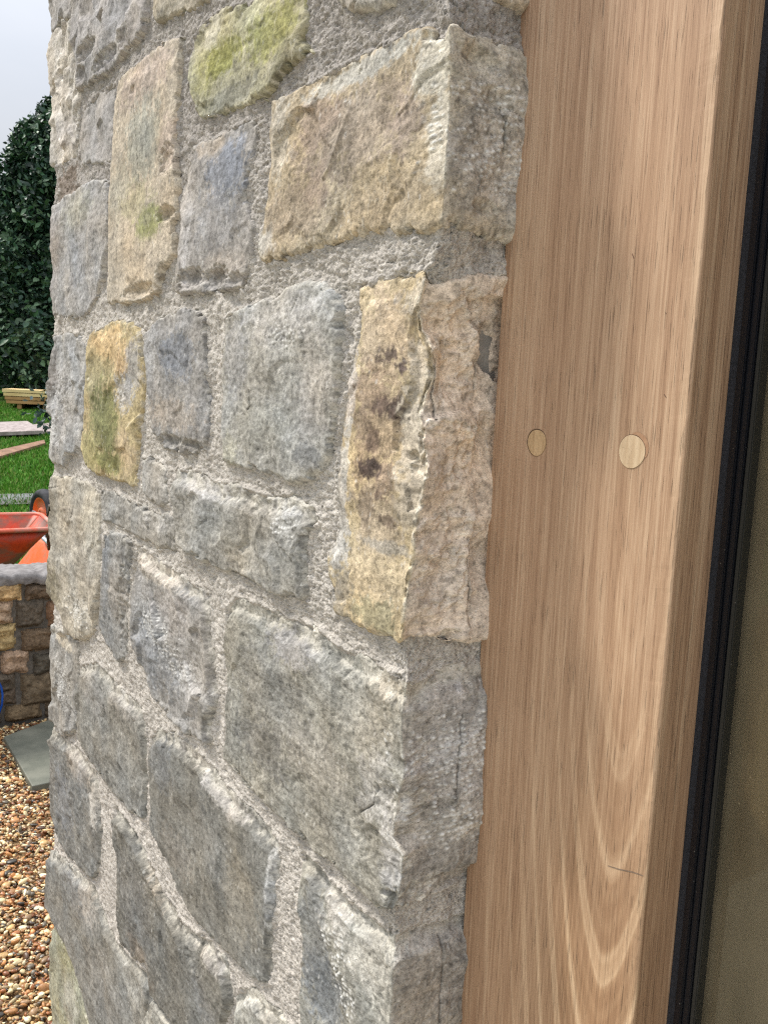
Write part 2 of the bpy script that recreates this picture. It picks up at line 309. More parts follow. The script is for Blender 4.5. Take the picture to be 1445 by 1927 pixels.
# poly, colour, blotches (cx,cy,rx,ry,colour,strength), options
WARM = np.array([1.18, 1.145, 1.11])
ST = [
 dict(n='a', p=[(94,-60),(142,-60),(145,0),(137,33),(118,40),(104,58),(98,30),(93,0)], c=(150,146,142), fac=4),
 dict(n='b', p=[(96,66),(104,60),(118,42),(136,36),(138,70),(145,120),(153,172),(150,215),(147,250),(149,292),(125,305),(98,308),(93,242),(88,156)], c=(186,180,170), fac=6, proud=2,
      bl=[(130,110,14,22,(196,184,160),.5),(140,70,8,26,(150,148,146),.5),(125,250,20,40,(158,152,148),.6)], dents=[(135,95,7,14,5),(140,160,6,18,6),(144,220,6,22,6),(120,130,12,20,3)],
      label='pale chipped stone high on the far edge of the pier'),
 dict(n='c', p=[(143,-60),(285,-60),(279,25),(272,62),(250,85),(236,96),(220,122),(205,138),(188,146),(170,158),(152,170),(146,120),(140,70),(138,30)], c=(150,146,143), proud=5, fac=4,
      bl=[(200,40,60,60,(158,154,152),.5),(180,120,30,30,(132,130,128),.7)], dents=[(170,96,15,22,8),(195,120,12,18,7),(215,100,12,16,6),(160,140,8,18,6),(240,70,10,22,5)],
      label='large grey stone with a deeply chipped lower edge at top left'),
 dict(n='d', p=[(161,196),(190,172),(217,158),(213,242),(209,303),(190,306),(173,309),(152,309),(148,242)], c=(150,147,144), proud=-1, fac=1.5),
 dict(n='e', p=[(221,152),(240,134),(263,119),(285,100),(311,83),(330,75),(344,71),(341,114),(337,194),(333,263),(335,311),(334,381),(330,432),(332,477),(311,512),(304,550),(280,562),(249,567),(221,571),(202,567),(207,519),(207,415),(209,311),(215,225)],
      c=(172,160,140), proud=5, fac=.6, smooth=.5, bl=[(275,150,60,50,(172,154,138),.9),(275,270,40,90,(150,148,130),.9),(325,270,18,60,(180,160,140),.9),(232,360,25,60,(158,154,132),.6),(285,420,26,42,(142,148,84),1.),(262,380,34,34,(168,158,112),.7),(265,500,55,50,(182,166,138),.8),(284,415,10,12,(150,150,110),.5)],
      dents=[(322,300,13,30,5),(318,405,16,18,7),(270,548,34,16,6),(318,520,14,26,5),(254,170,5,10,3)], cracks=[[(254,158),(257,200),(262,250),(268,310),(270,370)]],
      label='tall smooth buff stone with an olive green patch near its foot'),
 dict(n='f', p=[(93,391),(100,387),(138,363),(187,337),(204,346),(207,381),(204,467),(197,512),(187,554),(163,595),(131,597),(99,588),(95,484)], c=(152,150,147), proud=4, fac=.8,
      bl=[(150,400,30,40,(160,160,140),.6),(150,480,34,60,(136,138,142),.6),(108,470,10,90,(140,130,124),.6)], label='grey stone with a slanted top edge at the far end of the pier'),
 dict(n='g', gg=1, p=[(370,57),(388,40),(412,21),(440,12),(464,5),(500,-15),(575,-60),(577,0),(574,72),(588,97),(563,110),(534,135),(512,172),(480,192),(440,205),(405,215),(377,220),(366,190),(358,160),(355,130),(360,95)],
      c=(150,146,118), proud=2.5, fac=2.5, bl=[(450,60,90,60,(168,162,112),.9),(395,130,36,50,(160,156,100),1.),(420,110,40,36,(140,144,66),1.),(520,60,56,60,(142,148,70),.8),(440,180,60,26,(134,132,112),.9),(400,60,20,30,(176,172,150),.7),(550,110,30,50,(128,130,96),.7)],
      label='stone thick with yellow green moss near the top of the pier'),
 dict(n='h', p=[(282,-60),(402,-60),(391,0),(367,16),(322,34),(296,42),(288,20)], c=(150,142,124), proud=2, fac=2, label='brown grey stone cut off by the top of the picture'),
 dict(n='i', p=[(382,268),(402,262),(440,240),(474,224),(480,240),(477,270),(467,329),(464,381),(479,432),(470,512),(457,538),(415,548),(380,550),(346,554),(334,545),(341,450),(346,381),(356,311),(367,277)],
      c=(150,146,141), proud=4, fac=1.2, bl=[(430,330,42,75,(120,126,138),1.),(415,420,44,60,(138,138,140),.7),(355,420,14,110,(176,174,174),.6),(400,275,26,22,(176,158,134),.7),(420,500,45,26,(158,148,136),.7)],
      dents=[(365,525,26,20,7),(412,525,26,24,7),(450,528,16,16,5)], label='grey stone with a slate blue patch left of the big brown corner stone'),
 dict(n='j', p=[(516,194),(540,182),(563,173),(595,150),(624,133),(655,116),(681,104),(710,92),(739,79),(765,66),(789,56),(806,56),(818,65),(832,74),(840,62),(850,54),(862,56),(872,65),(912,72),(948,83),(973,108),(990,144),(990,201),(975,342),(968,432),(945,464),(894,440),(860,424),(840,421),(818,432),(768,435),(696,432),(642,453),(588,468),(541,482),(502,496),(485,471),(494,432),(502,360),(507,288),(511,234)],
      c=(162,148,122), proud=3, fac=2.0, rough=1.5, rc=(172,167,155),
      bl=[(660,250,130,90,(160,138,110),.8),(600,230,45,60,(156,130,108),.6),(770,230,40,70,(150,126,108),.6),(560,400,90,60,(160,136,100),.7),(740,380,90,50,(166,146,106),.7),(600,350,30,50,(148,120,98),.5),(530,260,26,90,(178,168,144),.8),
          (680,130,150,26,(176,172,156),1.),(820,130,36,60,(184,176,150),.9),(830,260,26,110,(190,182,158),.8),(905,150,60,60,(164,156,132),.8),(900,240,50,60,(150,146,130),.8),(930,330,50,90,(168,163,154),.8),(960,220,22,90,(176,170,160),.5),(500,460,26,26,(180,172,154),.8),(838,390,10,30,(182,174,150),.8)],
      chis=[(930,310,40,90),(955,200,26,60),(820,250,16,80)], ridges=[[(662,215),(650,270),(630,315),(618,335)]],
      dents=[(935,190,30,26,5),(968,285,16,40,7),(905,390,26,16,4),(900,110,40,22,3),(812,70,12,14,3)],
      cracks=[[(945,205),(945,240),(938,290)]], label='large rough brown corner stone with a pale dressed edge'),
 dict(n='k', p=[(635,-80),(790,-80),(755,-8),(735,8),(690,16),(655,26),(638,8)], c=(150,146,138), proud=5, fac=4),
 dict(n='l', p=[(905,-110),(990,-110),(990,6),(958,10),(935,-2)], c=(158,146,126), proud=4, fac=2),
 dict(n='m', p=[(425,600),(455,582),(490,570),(520,560),(560,540),(590,530),(615,538),(632,556),(645,580),(642,620),(640,680),(637,760),(628,820),(612,880),(590,898),(560,905),(540,902),(515,890),(480,880),(450,874),(425,868),(418,780),(420,680)],
      c=(150,149,143), proud=7, fac=1.2, bl=[(540,600,90,50,(168,167,164),.8),(450,680,30,90,(140,142,146),.6),(500,800,70,60,(138,137,126),.8),(600,740,40,100,(158,154,148),.7),(590,855,26,26,(112,114,114),.8),(520,720,50,50,(150,146,134),.6),(440,850,20,30,(160,158,130),.5)],
      chis=[(545,630,50,32)], cracks=[[(478,735),(480,765),(474,772)]], label='broad light grey stone beside the ochre corner stone'),
 dict(n='n', p=[(278,630),(300,602),(345,582),(375,585),(387,600),(390,680),(394,760),(396,800),(388,845),(350,853),(315,842),(296,815),(287,760),(280,690)],
      c=(144,142,139), proud=5, fac=1, bl=[(340,670,34,50,(116,122,132),.9),(330,780,50,34,(160,148,132),.8),(290,660,14,50,(166,166,166),.5),(345,835,40,16,(126,122,114),.8)], dents=[(325,830,24,14,5),(370,840,20,14,5)],
      label='upright stone shading from blue grey to brown'),
 dict(n='o', p=[(170,648),(178,626),(214,606),(240,606),(258,614),(266,632),(274,689),(272,758),(264,828),(259,914),(221,900),(194,893),(168,873),(158,841),(163,751)],
      c=(170,154,112), proud=6, fac=2.5, bl=[(215,650,42,40,(200,166,98),1.),(240,690,18,30,(198,160,96),.9),(190,720,30,60,(160,150,100),.8),(205,800,34,90,(120,124,66),1.),(180,850,24,50,(150,150,90),.8),(240,740,20,36,(160,156,150),.9),(258,690,14,60,(160,156,150),.8),(245,850,20,50,(186,160,110),.9),(215,870,26,26,(112,118,58),.8)],
      chis=[(235,740,18,40)], label='orange and green stained stone left of centre'),
 dict(n='p', p=[(97,640),(112,632),(128,627),(150,628),(163,650),(168,700),(167,734),(159,793),(159,850),(135,853),(125,879),(107,862),(97,828),(96,724)], c=(150,150,148), proud=4, fac=4,
      bl=[(108,700,8,60,(126,118,110),.8),(120,760,18,80,(158,158,160),.6)], chis=[(120,740,22,60),(112,820,14,50)], dents=[(140,868,12,14,6)]),
 dict(n='q', p=[(268,862),(284,862),(300,868),(313,885),(319,948),(305,950),(290,945),(272,925)], c=(152,148,140), proud=3, fac=1.5),
 dict(n='r', p=[(194,921),(221,928),(240,940),(263,952),(294,966),(330,972),(331,1000),(328,1038),(298,1030),(266,1010),(240,998),(218,985),(196,976)], c=(140,138,132), proud=3, fac=2.5, bl=[(290,985,26,20,(164,162,156),.6)]),
 dict(n='s', p=[(107,904),(138,900),(173,911),(189,931),(190,1001),(189,1104),(180,1191),(159,1203),(131,1191),(121,1153),(104,1111),(97,1035),(92,966),(97,925)],
      c=(160,154,140), proud=7, fac=2, bl=[(150,1010,40,90,(158,150,134),.6),(175,980,18,70,(182,176,156),.7),(150,1160,30,50,(172,164,144),.7),(110,1110,14,50,(120,112,84),.8),(105,960,8,50,(120,110,88),.7)], chis=[(155,1150,26,36)],
      cracks=[[(118,915),(110,935)],[(142,950),(138,985)],[(160,1018),(158,1030)]], label='rounded buff stone bulging at the far edge beside the red tray'),
 dict(n='t', p=[(197,1006),(210,1003),(232,1005),(250,1018),(246,1070),(242,1139),(239,1240),(228,1243),(204,1215),(191,1174),(191,1104),(194,1035)], c=(136,136,133), proud=4, fac=2, bl=[(200,1080,12,80,(112,116,120),.8),(225,1100,16,80,(150,144,134),.7)], dents=[(238,1150,9,80,5)], label='narrow upright dark stone'),
 dict(n='u', p=[(256,1025),(277,1035),(322,1070),(350,1090),(374,1104),(393,1122),(396,1174),(405,1243),(412,1311),(399,1347),(402,1395),(385,1391),(353,1373),(321,1336),(287,1312),(277,1261),(256,1220),(252,1139),(248,1087)],
      c=(146,144,140), proud=6, fac=3.5, bl=[(310,1080,60,26,(182,172,156),.8),(330,1150,50,40,(156,150,144),.7),(300,1240,46,60,(124,128,132),.7),(370,1300,30,60,(162,162,162),.7),(390,1350,14,40,(122,120,112),.8)],
      chis=[(300,1180,46,40),(340,1250,50,34)], tb=9, label='tilted grey stone flecked with white pick marks'),
 dict(n='v', p=[(330,886),(355,884),(374,886),(401,907),(450,914),(500,932),(545,930),(588,951),(604,978),(584,998),(576,1034),(580,1088),(580,1129),(552,1122),(520,1110),(498,1102),(484,1098),(450,1084),(408,1063),(363,1035),(338,1021),(335,966)],
      c=(143,141,134), proud=6, fac=2.8, bl=[(390,915,50,26,(170,166,160),.8),(545,950,46,22,(170,168,162),.8),(440,1000,80,40,(134,133,124),.7),(540,1070,50,40,(126,124,114),.8),(480,1060,50,26,(158,152,136),.6)],
      chis=[(545,990,34,26)], dents=[(462,1090,40,10,5)], tb=8, plates=[([(498,940),(545,932),(590,952),(600,978),(575,1010),(560,1050),(520,1000)],3.)], label='long stepped grey stone under the broad light grey one'),
 dict(n='w', scal=1, p=[(676,540),(690,534),(710,529),(746,514),(797,514),(806,536),(825,540),(876,525),(912,518),(951,514),(960,575),(950,640),(940,692),(935,836),(928,1016),(926,1124),(918,1199),(869,1201),(840,1189),(768,1189),(756,1199),(735,1196),(710,1189),(667,1167),(635,1153),(627,1117),(620,1081),(618,1052),(631,998),(635,944),(635,854),(645,764),(660,692),(671,620)],
      c=(176,160,126), proud=4, fac=1.0, rough=1.2,
      bl=[(730,640,60,110,(194,164,112),1.),(720,800,50,120,(176,146,100),.8),(720,980,55,110,(172,150,112),.8),(715,1090,60,60,(196,170,112),1.),(720,1160,50,40,(150,144,96),.8),
          (655,700,20,130,(188,174,156),1.),(640,960,24,150,(176,168,152),1.),(648,1110,22,50,(160,148,124),.7),(655,860,12,70,(190,188,178),.7),
          (790,560,40,40,(190,176,146),.8),(700,740,34,60,(152,120,80),.75),(735,900,26,50,(138,110,80),.75),(690,860,16,70,(150,122,82),.7),(740,670,22,20,(98,76,66),.85),(762,692,10,18,(88,66,66),.9),(722,765,20,18,(104,78,62),.85),(756,770,22,26,(98,74,56),1.),(705,880,20,26,(74,56,50),.95),(708,830,14,30,(110,82,62),.8),(728,935,12,10,(100,76,58),.8),(700,960,20,40,(120,100,76),.7),(740,980,26,14,(112,90,66),.8),(690,790,16,50,(150,124,90),.6),(740,1030,50,14,(150,142,124),.8),
          (780,840,28,150,(186,170,138),1.),(790,700,16,90,(190,172,138),.9),(775,960,24,50,(180,162,126),.9)],
      plates=[([(789,575),(811,656),(811,710),(790,775),(798,821),(806,890),(793,955),(775,965),(770,900),(745,840),(750,790),(775,740),(780,680),(776,600)],-4.),
              ([(806,790),(850,772),(880,772),(888,800),(880,960),(876,1100),(864,1200),(760,1200),(780,1000),(806,890),(798,821)],5.),
              ([(800,972),(878,966),(876,1100),(864,1200),(750,1200),(780,1000)],3.),
              ([(888,560),(960,545),(955,760),(925,770),(905,690)],-10.),
              ([(671,560),(690,600),(680,720),(665,800),(660,960),(672,1060),(660,1130),(600,1130),(600,560)],-4.)],
      dents=[(850,620,44,56,6),(845,700,40,60,4),(842,850,42,60,6),(836,1005,38,44,6),(826,1085,40,50,6),(880,590,30,50,5),(830,1160,46,36,4),(905,860,16,80,4),(900,1060,18,60,4),(790,880,14,14,3),(782,860,12,12,4)],
      cracks=[[(812,656),(808,740),(815,760),(818,790)],[(900,655),(894,730)],[(872,1010),(866,1198)]],
      rc=(206,192,175), rr=.25, label='ochre corner stone with dark brown spots and a tan fractured side'),
 dict(n='x', p=[(425,1142),(445,1122),(480,1135),(534,1160),(588,1178),(620,1203),(655,1226),(696,1244),(739,1267),(768,1283),(793,1283),(840,1258),(880,1250),(915,1247),(925,1348),(920,1528),(915,1600),(890,1640),(850,1662),(797,1680),(755,1700),(732,1704),(714,1697),(681,1665),(642,1629),(602,1593),(552,1549),(509,1513),(480,1481),(440,1440),(424,1425),(422,1383),(428,1276),(421,1200)],
      c=(142,140,130), proud=6, fac=1.6, rough=1.3, bl=[(520,1300,80,90,(124,123,116),.7),(500,1400,60,50,(112,112,108),.7),(600,1180,80,20,(172,164,148),.8),(560,1220,60,40,(146,146,152),.5),(640,1300,60,60,(152,148,134),.7),(600,1420,80,60,(150,146,136),.6),(700,1350,50,70,(156,150,134),.6),(720,1480,40,80,(160,158,152),.7),(740,1290,40,26,(176,168,150),.8),
          (770,1340,10,60,(184,180,168),.8),(765,1480,16,70,(190,190,186),.9),(750,1600,26,90,(168,166,162),.8),(640,1560,60,60,(132,130,120),.6),(830,1300,50,40,(172,166,158),.9),(820,1500,40,120,(140,134,123),.8),(870,1400,30,120,(168,162,154),.8),(850,1610,50,40,(146,140,130),.8),(860,1290,6,16,(196,192,190),.8)],
      chis=[(850,1420,50,110),(870,1540,30,60),(800,1660,20,14)], dents=[(855,1650,50,26,7),(740,1500,30,34,3),(720,1590,40,40,3)], cracks=[[(722,1470),(716,1510),(690,1525)],[(860,1340),(852,1420),(850,1500)]],
      rc=(170,165,156), tb=8, label='largest grey corner stone with pick marks down its side'),
 dict(n='y', p=[(566,1597),(590,1613),(624,1661),(667,1701),(710,1735),(739,1760),(768,1746),(822,1735),(869,1722),(905,1716),(900,1880),(890,2120),(560,2120),(566,1852),(570,1780),(566,1672)],
      c=(140,139,130), proud=5, fac=2, rough=1.2, bl=[(600,1760,30,140,(126,130,130),.8),(640,1700,34,70,(176,172,162),.9),(700,1800,50,70,(170,166,152),.8),(620,1860,50,60,(108,114,118),.8),(745,1830,14,90,(176,174,160),.8),(820,1820,60,90,(146,139,128),.8),(820,1760,50,20,(172,165,153),.8)],
      chis=[(640,1780,34,60),(660,1860,30,50)], cracks=[[(826,1760),(822,1850),(812,1920)]], rc=(166,161,151), tb=10, label='grey corner stone lowest beside the oak post'),
 dict(n='z', p=[(282,1386),(300,1370),(339,1385),(385,1425),(428,1482),(474,1524),(512,1566),(527,1584),(526,1620),(517,1708),(513,1762),(509,1850),(478,1837),(453,1809),(414,1775),(374,1729),(339,1675),(314,1614),(286,1554),(283,1490)],
      c=(132,131,124), proud=5, fac=1.4, rough=1.3, bl=[(310,1430,26,60,(112,116,118),.7),(370,1410,60,24,(160,154,146),.7),(430,1500,50,26,(172,168,162),.7),(400,1600,70,60,(126,126,120),.6),(460,1700,40,80,(134,128,112),.7),(340,1600,30,40,(134,124,108),.5),(515,1660,8,90,(174,174,170),.8)], tb=9, label='long dark grey stone slanting down to the mortar joint'),
 dict(n='aa', p=[(153,1251),(182,1246),(200,1261),(221,1290),(257,1318),(271,1343),(277,1400),(276,1490),(274,1541),(250,1527),(214,1490),(189,1454),(171,1425),(152,1390),(145,1347),(148,1293)], c=(140,139,132), proud=5, fac=1.6, bl=[(235,1320,26,26,(172,166,156),.6),(180,1300,26,40,(150,146,138),.6)], tb=8),
 dict(n='ab', p=[(103,1186),(118,1184),(149,1210),(150,1276),(150,1355),(143,1372),(125,1388),(102,1354),(98,1276),(100,1240)], c=(146,144,138), proud=5, fac=4, bl=[(122,1205,20,14,(178,166,140),.8)], chis=[(125,1290,20,70)]),
 dict(n='ac', p=[(107,1393),(132,1393),(160,1420),(182,1456),(189,1507),(193,1561),(190,1630),(178,1652),(153,1632),(125,1604),(114,1582),(107,1525),(103,1454)], c=(132,132,127), proud=5, fac=1.8, bl=[(150,1430,26,40,(162,152,138),.7),(125,1510,16,60,(118,124,130),.8),(183,1510,8,50,(184,180,170),.7)], tb=8),
 dict(n='ad', p=[(210,1515),(228,1525),(257,1568),(285,1625),(310,1682),(342,1732),(360,1750),(392,1768),(428,1807),(439,1864),(434,1900),(425,1930),(415,1990),(375,1990),(345,1935),(321,1914),(285,1868),(282,1818),(250,1800),(228,1775),(221,1704),(221,1597)],
      c=(124,123,116), proud=6, fac=1.5, rough=1.3, bl=[(300,1620,26,70,(178,166,146),.8),(360,1730,40,40,(176,170,156),.7),(260,1700,40,90,(112,112,108),.7),(400,1790,30,30,(150,146,140),.7),(265,1800,26,30,(120,108,92),.7),(390,1880,30,40,(122,122,118),.7)], dents=[(375,1790,22,34,5)], tb=12, label='long dark stone with a pale broken upper edge'),
 dict(n='ae', p=[(110,1640),(120,1612),(153,1643),(178,1663),(192,1705),(214,1764),(250,1805),(280,1835),(295,1880),(330,1925),(350,1990),(200,1990),(171,1903),(150,1818),(125,1760),(107,1725)],
      c=(134,133,126), proud=5, fac=1.4, bl=[(150,1680,26,40,(128,130,130),.7),(170,1700,16,40,(170,160,144),.7),(200,1850,40,60,(126,126,122),.6),(250,1850,26,40,(150,146,132),.6)], tb=8),
 dict(n='af', p=[(108,1752),(125,1777),(146,1825),(166,1905),(192,1990),(105,1990),(105,1850)], c=(148,148,126), proud=5, fac=1.5, bl=[(125,1790,18,40,(140,138,96),.8),(140,1900,20,60,(160,158,142),.7),(125,1920,16,20,(160,160,110),.6)]),
 dict(n='ag', p=[(445,1868),(462,1858),(480,1862),(500,1880),(530,1908),(555,1935),(552,2100),(440,2100),(436,1960),(442,1900)], c=(150,148,138), proud=5, fac=2.5, bl=[(470,1880,26,26,(180,176,162),.8),(510,1920,26,26,(168,162,148),.6)], tb=8),
 dict(n='ah', p=[(282,1892),(290,1884),(308,1920),(335,1950),(400,2010),(400,2100),(280,2100),(262,1960),(272,1925)], c=(146,143,132), proud=4, fac=1.5),
]
def desat(c, f=.36):
    if c[1] >= c[0] and c[2] < .6*c[1]: c = c*np.array([1., .93, 1.15]); f = .2
    return c*(1-f)+c.mean()*f
def conv(s, k=0):
    s['poly'] = [px(*p) for p in s['p']]
    def ell(cx, cy, rx, ry):
        a, z = px(cx, cy); x1 = cx+rx if cx+rx < np.interp(cy, _ay, _ax) or cx > np.interp(cy, _ay, _ax) else cx-rx
        a1 = px(x1, cy)[0] if x1 > 113 else px(cx+rx, cy)[0]
        z1 = px(cx, cy-ry)[1]
        if cx < 113: a = -Wd(z)+.004
        return a, z, max(abs(a1-a), .004), max(abs(z1-z), .004)
    s['BL'] = [ell(*b[:4])+(WARM*(desat(desat(lin(b[4])), .22) if s['n'] in ('w', 'j') else desat(lin(b[4]))), b[5]) for b in s.get('bl', [])]
    s['DE'] = [ell(*b[:4])+(b[4]*.0014,) for b in s.get('dents', [])]
    s['CH'] = [ell(*b) for b in s.get('chis', [])]
    s['PL'] = [([px(*p) for p in pl], d*.001) for pl, d in s.get('plates', [])]
    s['CR'] = [[px(*p) for p in c] for c in s.get('cracks', [])]
    s['RI'] = [[px(*p) for p in c] for c in s.get('ridges', [])]
    s['seed'] = k*101+11; s.setdefault('proud', 3)
for k, s in enumerate(ST): conv(s, k)

# stones the picture does not reach (above, below): plain coursed ones
rnd = random.Random(5); extra = []
def visible(a, z):
    P = surf(np.array([a]), np.array([z]), np.array([0.]))[0]; x, y, d = proj(P)
    return d > 0 and -15 < y < 1942 and x > 80
zc = .01
while zc < 2.4:
    hh = rnd.uniform(.10, .16); a = -Wd(zc)-.06
    while a < .11:
        ww = rnd.uniform(.11, .27); a1 = min(a+ww, .12)
        if .12-a1 < .06: a1 = .12
        pts = [(a, zc), ((a+a1)/2, zc-.003), (a1, zc), (a1, zc+hh), ((a+a1)/2, zc+hh+.004), (a, zc+hh)]
        chk = [(x, y) for x in np.linspace(a-.012, a1+.012, 7) for y in np.linspace(zc-.012, zc+hh+.012, 7)]
        ok = not any(visible(x, y) for x, y in chk)
        if ok:
            ca = np.array([c[0] for c in chk]); cz = np.array([c[1] for c in chk])
            for s in ST:
                if (sdf(s['poly'], ca, cz) > -.004).any(): ok = False; break
        if ok:
            g = rnd.randint(122, 158)
            s = dict(n='x', poly=[(x+rnd.uniform(-.006, .006), y+rnd.uniform(-.006, .006)) for x, y in pts], c=(g, g-2, g-9), proud=rnd.uniform(1, 6), fac=rnd.uniform(1, 3), BL=[], DE=[], CH=[], PL=[], CR=[], RI=[], seed=rnd.randint(1, 9999), coarse=True)
            extra.append(s)
        a = a1+.016
    zc += hh+.018

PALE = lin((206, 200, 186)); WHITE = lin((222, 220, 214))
def P_lo(s): return min(p[1] for p in s['poly'])
def P_hi(s): return max(p[1] for p in s['poly'])
TONE = {'z': 0.74, 'aa': 0.8, 'ac': 0.78, 'ad': 0.74, 'ae': 0.82, 'y': 0.88, 'x': 0.9, 'ab': 0.9, 't': 0.88, 'u': 0.92, 'n': 0.92, 'i': 0.92}
def stone_field(s, a, z):
    sd = s['seed']
    wa = .0026*fbm(a, z, .018, 3, sd)+.0006*pn(a/.003, z/.003, sd+3)
    wz = .0026*fbm(a, z, .018, 3, sd+50)+.0006*pn(a/.003, z/.003, sd+53)
    aw, zw = a+wa, z+wz
    d = sdf(s['poly'], aw, zw)
    ca = np.mean([p[0] for p in s['poly']]); cz = np.mean([p[1] for p in s['poly']])
    d = d+.0018-.0042*sm((fbm(a, z, .026, 2, sd+15)-.34)/.06)*(d < .02)
    rs = random.Random(sd); smo = s.get('smooth', 1.); rgh = s.get('rough', 1.)*smo
    h = (min(s['proud'], 6.)+.6)*.001 + rs.uniform(-.018, .018)*(a-ca) + rs.uniform(-.02, .02)*(z-cz)
    h = h+.0030*fbm(a, z, .07, 2, sd+9)*smo
    rface = np.where(a > .002, s.get('rr', 1.), 1.)
    h = h+.001*s['fac']*rface*(facets(a, z, .055, sd+1)*1.5+.28*facets(a, z, .019, sd+2)*sm(.3+1.5*fbm(a, z, .06, 2, sd+4)))
    hf = .0007*fbm(a, z, .008, 3, sd+21)+.0005*np.abs(pn(a/.0028, z/.0028, sd+22))
    rret = np.where(a > .002, s.get('rr', 1.), 1.)
    h = h+hf*rgh*rs.uniform(.4, 1.0)*rret+.0006*rs.uniform(0, 1)*fbm(a, z, .009, 2, sd+23, 5., 1.)
    for poly, dh in s['PL']:
        dd = sdf(poly, aw+.0008*pn(a/.006, z/.006, sd+71), zw); h = h+dh*sm((dd+.0012)/.0024)
    ncol = np.zeros(a.shape)
    if s.get('scal'):                                   # shell-shaped fractures down the broken side
        for q_ in range(26):
            cz_ = P_lo(s)+rs.random()*(P_hi(s)-P_lo(s)); ca_ = rs.uniform(.0, .085); ra_ = rs.uniform(.014, .034); rz_ = rs.uniform(.016, .034)
            rho = np.sqrt(((a-ca_)/ra_)**2+((z-cz_)/rz_)**2)+.18*fbm(a, z, .012, 2, sd+q_)
            dd = np.clip(1-rho**2, 0, 1)*(a > -.004); tl = .7+.6*(z-cz_)/rz_
            h = h-.0062*dd*np.clip(tl, .2, 1.3)
    for (x, y, ra, rz, dp) in s['DE']:
        rho = np.sqrt(((a-x)/ra)**2+((z-y)/rz)**2)+.25*fbm(a, z, .008, 2, sd+int(x*997) % 77)
        dd = np.clip(1-rho**2, 0, 1); h = h-dp*np.sqrt(dd)*(.55+.45*dd)
        ncol = np.maximum(ncol, np.exp(-((rho-1)/.12)**2)*.5*(z > y-rz*.3))
    for c in s['CR']:
        dd = seg(c, a+.0012*pn(a/.006, z/.006, sd+31), z); h = h-.0028*np.exp(-(dd/.0007)**2)
    for c in s['RI']:
        dd = seg(c, a+.001*pn(a/.006, z/.006, sd+31), z); h = h+.0025*np.exp(-(dd/.0025)**2)
    chw = np.zeros(a.shape)
    for (x, y, ra, rz) in s['CH']:
        rho = np.sqrt(((a-x)/ra)**2+((z-y)/rz)**2)+.5*fbm(a, z, .016, 2, sd+41)
        m = sm((1.05-rho-.5*np.abs(fbm(a, z, .009, 2, sd+44)))/.5)
        g = .0056; u = (a*.95+z*.25)/g+.35*pn(a/.02, z/.02, sd+42); v = (z*1.-a*.2)/(g*.9)+.35*pn(a/.02, z/.02, sd+43)
        k = _h(np.floor(u).astype(np.int64), np.floor(v).astype(np.int64), sd)
        fu = u-np.floor(u)-.5+(_TV[k]-.5)*.45; fv = v-np.floor(v)-.5+(_TV[(k+99) & 65535]-.5)*.45
        amp = (_TV[(k+555) & 65535] > .30)*(.45+.55*_TV[(k+333) & 65535])
        t = np.exp(-(((fu+.4*fv)/(.20+.12*amp))**2+(fv/.25)**2))*amp*m
        h = h+.0017*t-.0006*m*(amp < .01); chw = np.maximum(chw, t)
    # edges: rounded, with a wider bevel on top
    rr = .0042+.003*np.clip(fbm(a, z, .03, 2, sd+61), -1, 1)
    e = np.clip(d/rr, 0, 1); h = h-.0030*(1-e)**1.6*smo
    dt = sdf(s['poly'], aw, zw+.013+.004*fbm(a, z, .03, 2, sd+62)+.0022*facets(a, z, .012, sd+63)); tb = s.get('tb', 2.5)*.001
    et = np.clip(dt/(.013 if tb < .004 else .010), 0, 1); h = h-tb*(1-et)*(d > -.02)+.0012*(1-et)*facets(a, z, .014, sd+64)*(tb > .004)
    h = np.where(d < 0, h-(.0045*sm(-d/.0012))-np.clip(-d, 0, .01)*1.8, h)
    # colour
    col = np.ones(a.shape+(3,))*desat(lin(s['c']), .15)*WARM
    if 'rc' in s:
        m = sm((a+.001)/.004)[..., None]; col = col*(1-m)+lin(s['rc'])*WARM*m  # return side in its own tone, lightened in colour to offset its dim light
    col = col*TONE.get(s['n'], 1.)
    big = fbm(a, z, .05, 4, sd+81); mid = fbm(a, z, .014, 4, sd+82, 1.4, 1.)
    nb = fbm(a, z, .02, 4, sd+83)+.9*fbm(a, z, .0048, 2, sd+92)
    for (x, y, ra, rz, c, st) in s['BL']:
        side = (a > .001) == (x > .001)
        rho = np.sqrt(((a-x)/ra)**2+((z-y)/rz)**2)+(.36 if c.mean() > .10 else .46)*nb
        m = (sm((1.15-rho)/.55)*st*side)[..., None]; col = col*(1-m)+c*m
    sh_ = np.tanh(3.2*fbm(a, z, .0075, 4, sd+93, 1.5, 1.))*rs.uniform(.05, .12)+np.tanh(2.5*mid)*.10; col = col*(1+(.20*big+sh_)*(.45+.55*rface))[..., None]
    wm = fbm(a, z, .1, 2, sd+84)
    col = col*(1+np.array([.05, 0, -.07])*wm[..., None])
    fsz = rs.uniform(.0022, .0052); f3 = fbm(a, z, fsz, 3, sd+85, rs.uniform(1.4, 2.1), 1.); col = col*(1+rs.uniform(.12, .26)*f3*(.4+.6*rface))[..., None]
    vn = np.exp(-(fbm(a, z, .035, 3, sd+95, rs.uniform(.6, 1.6), 1.)/.055)**2)*sm(.2+1.2*fbm(a, z, .05, 2, sd+96))*rs.uniform(.1, .38)
    col = col*(1-vn[..., None])+PALE*vn[..., None]
    sk = sm((fbm(a, z, .0055, 2, sd+97)-.5)/.12)*rs.uniform(.0, .4)*sm(.3+1.5*fbm(a, z, .04, 2, sd+98)); col = col*(1-sk)[..., None]
    st_ = fbm(a, z, .012, 3, sd+99, 7., 1.)*rs.uniform(-.02, .20); col = col*(1+st_)[..., None]
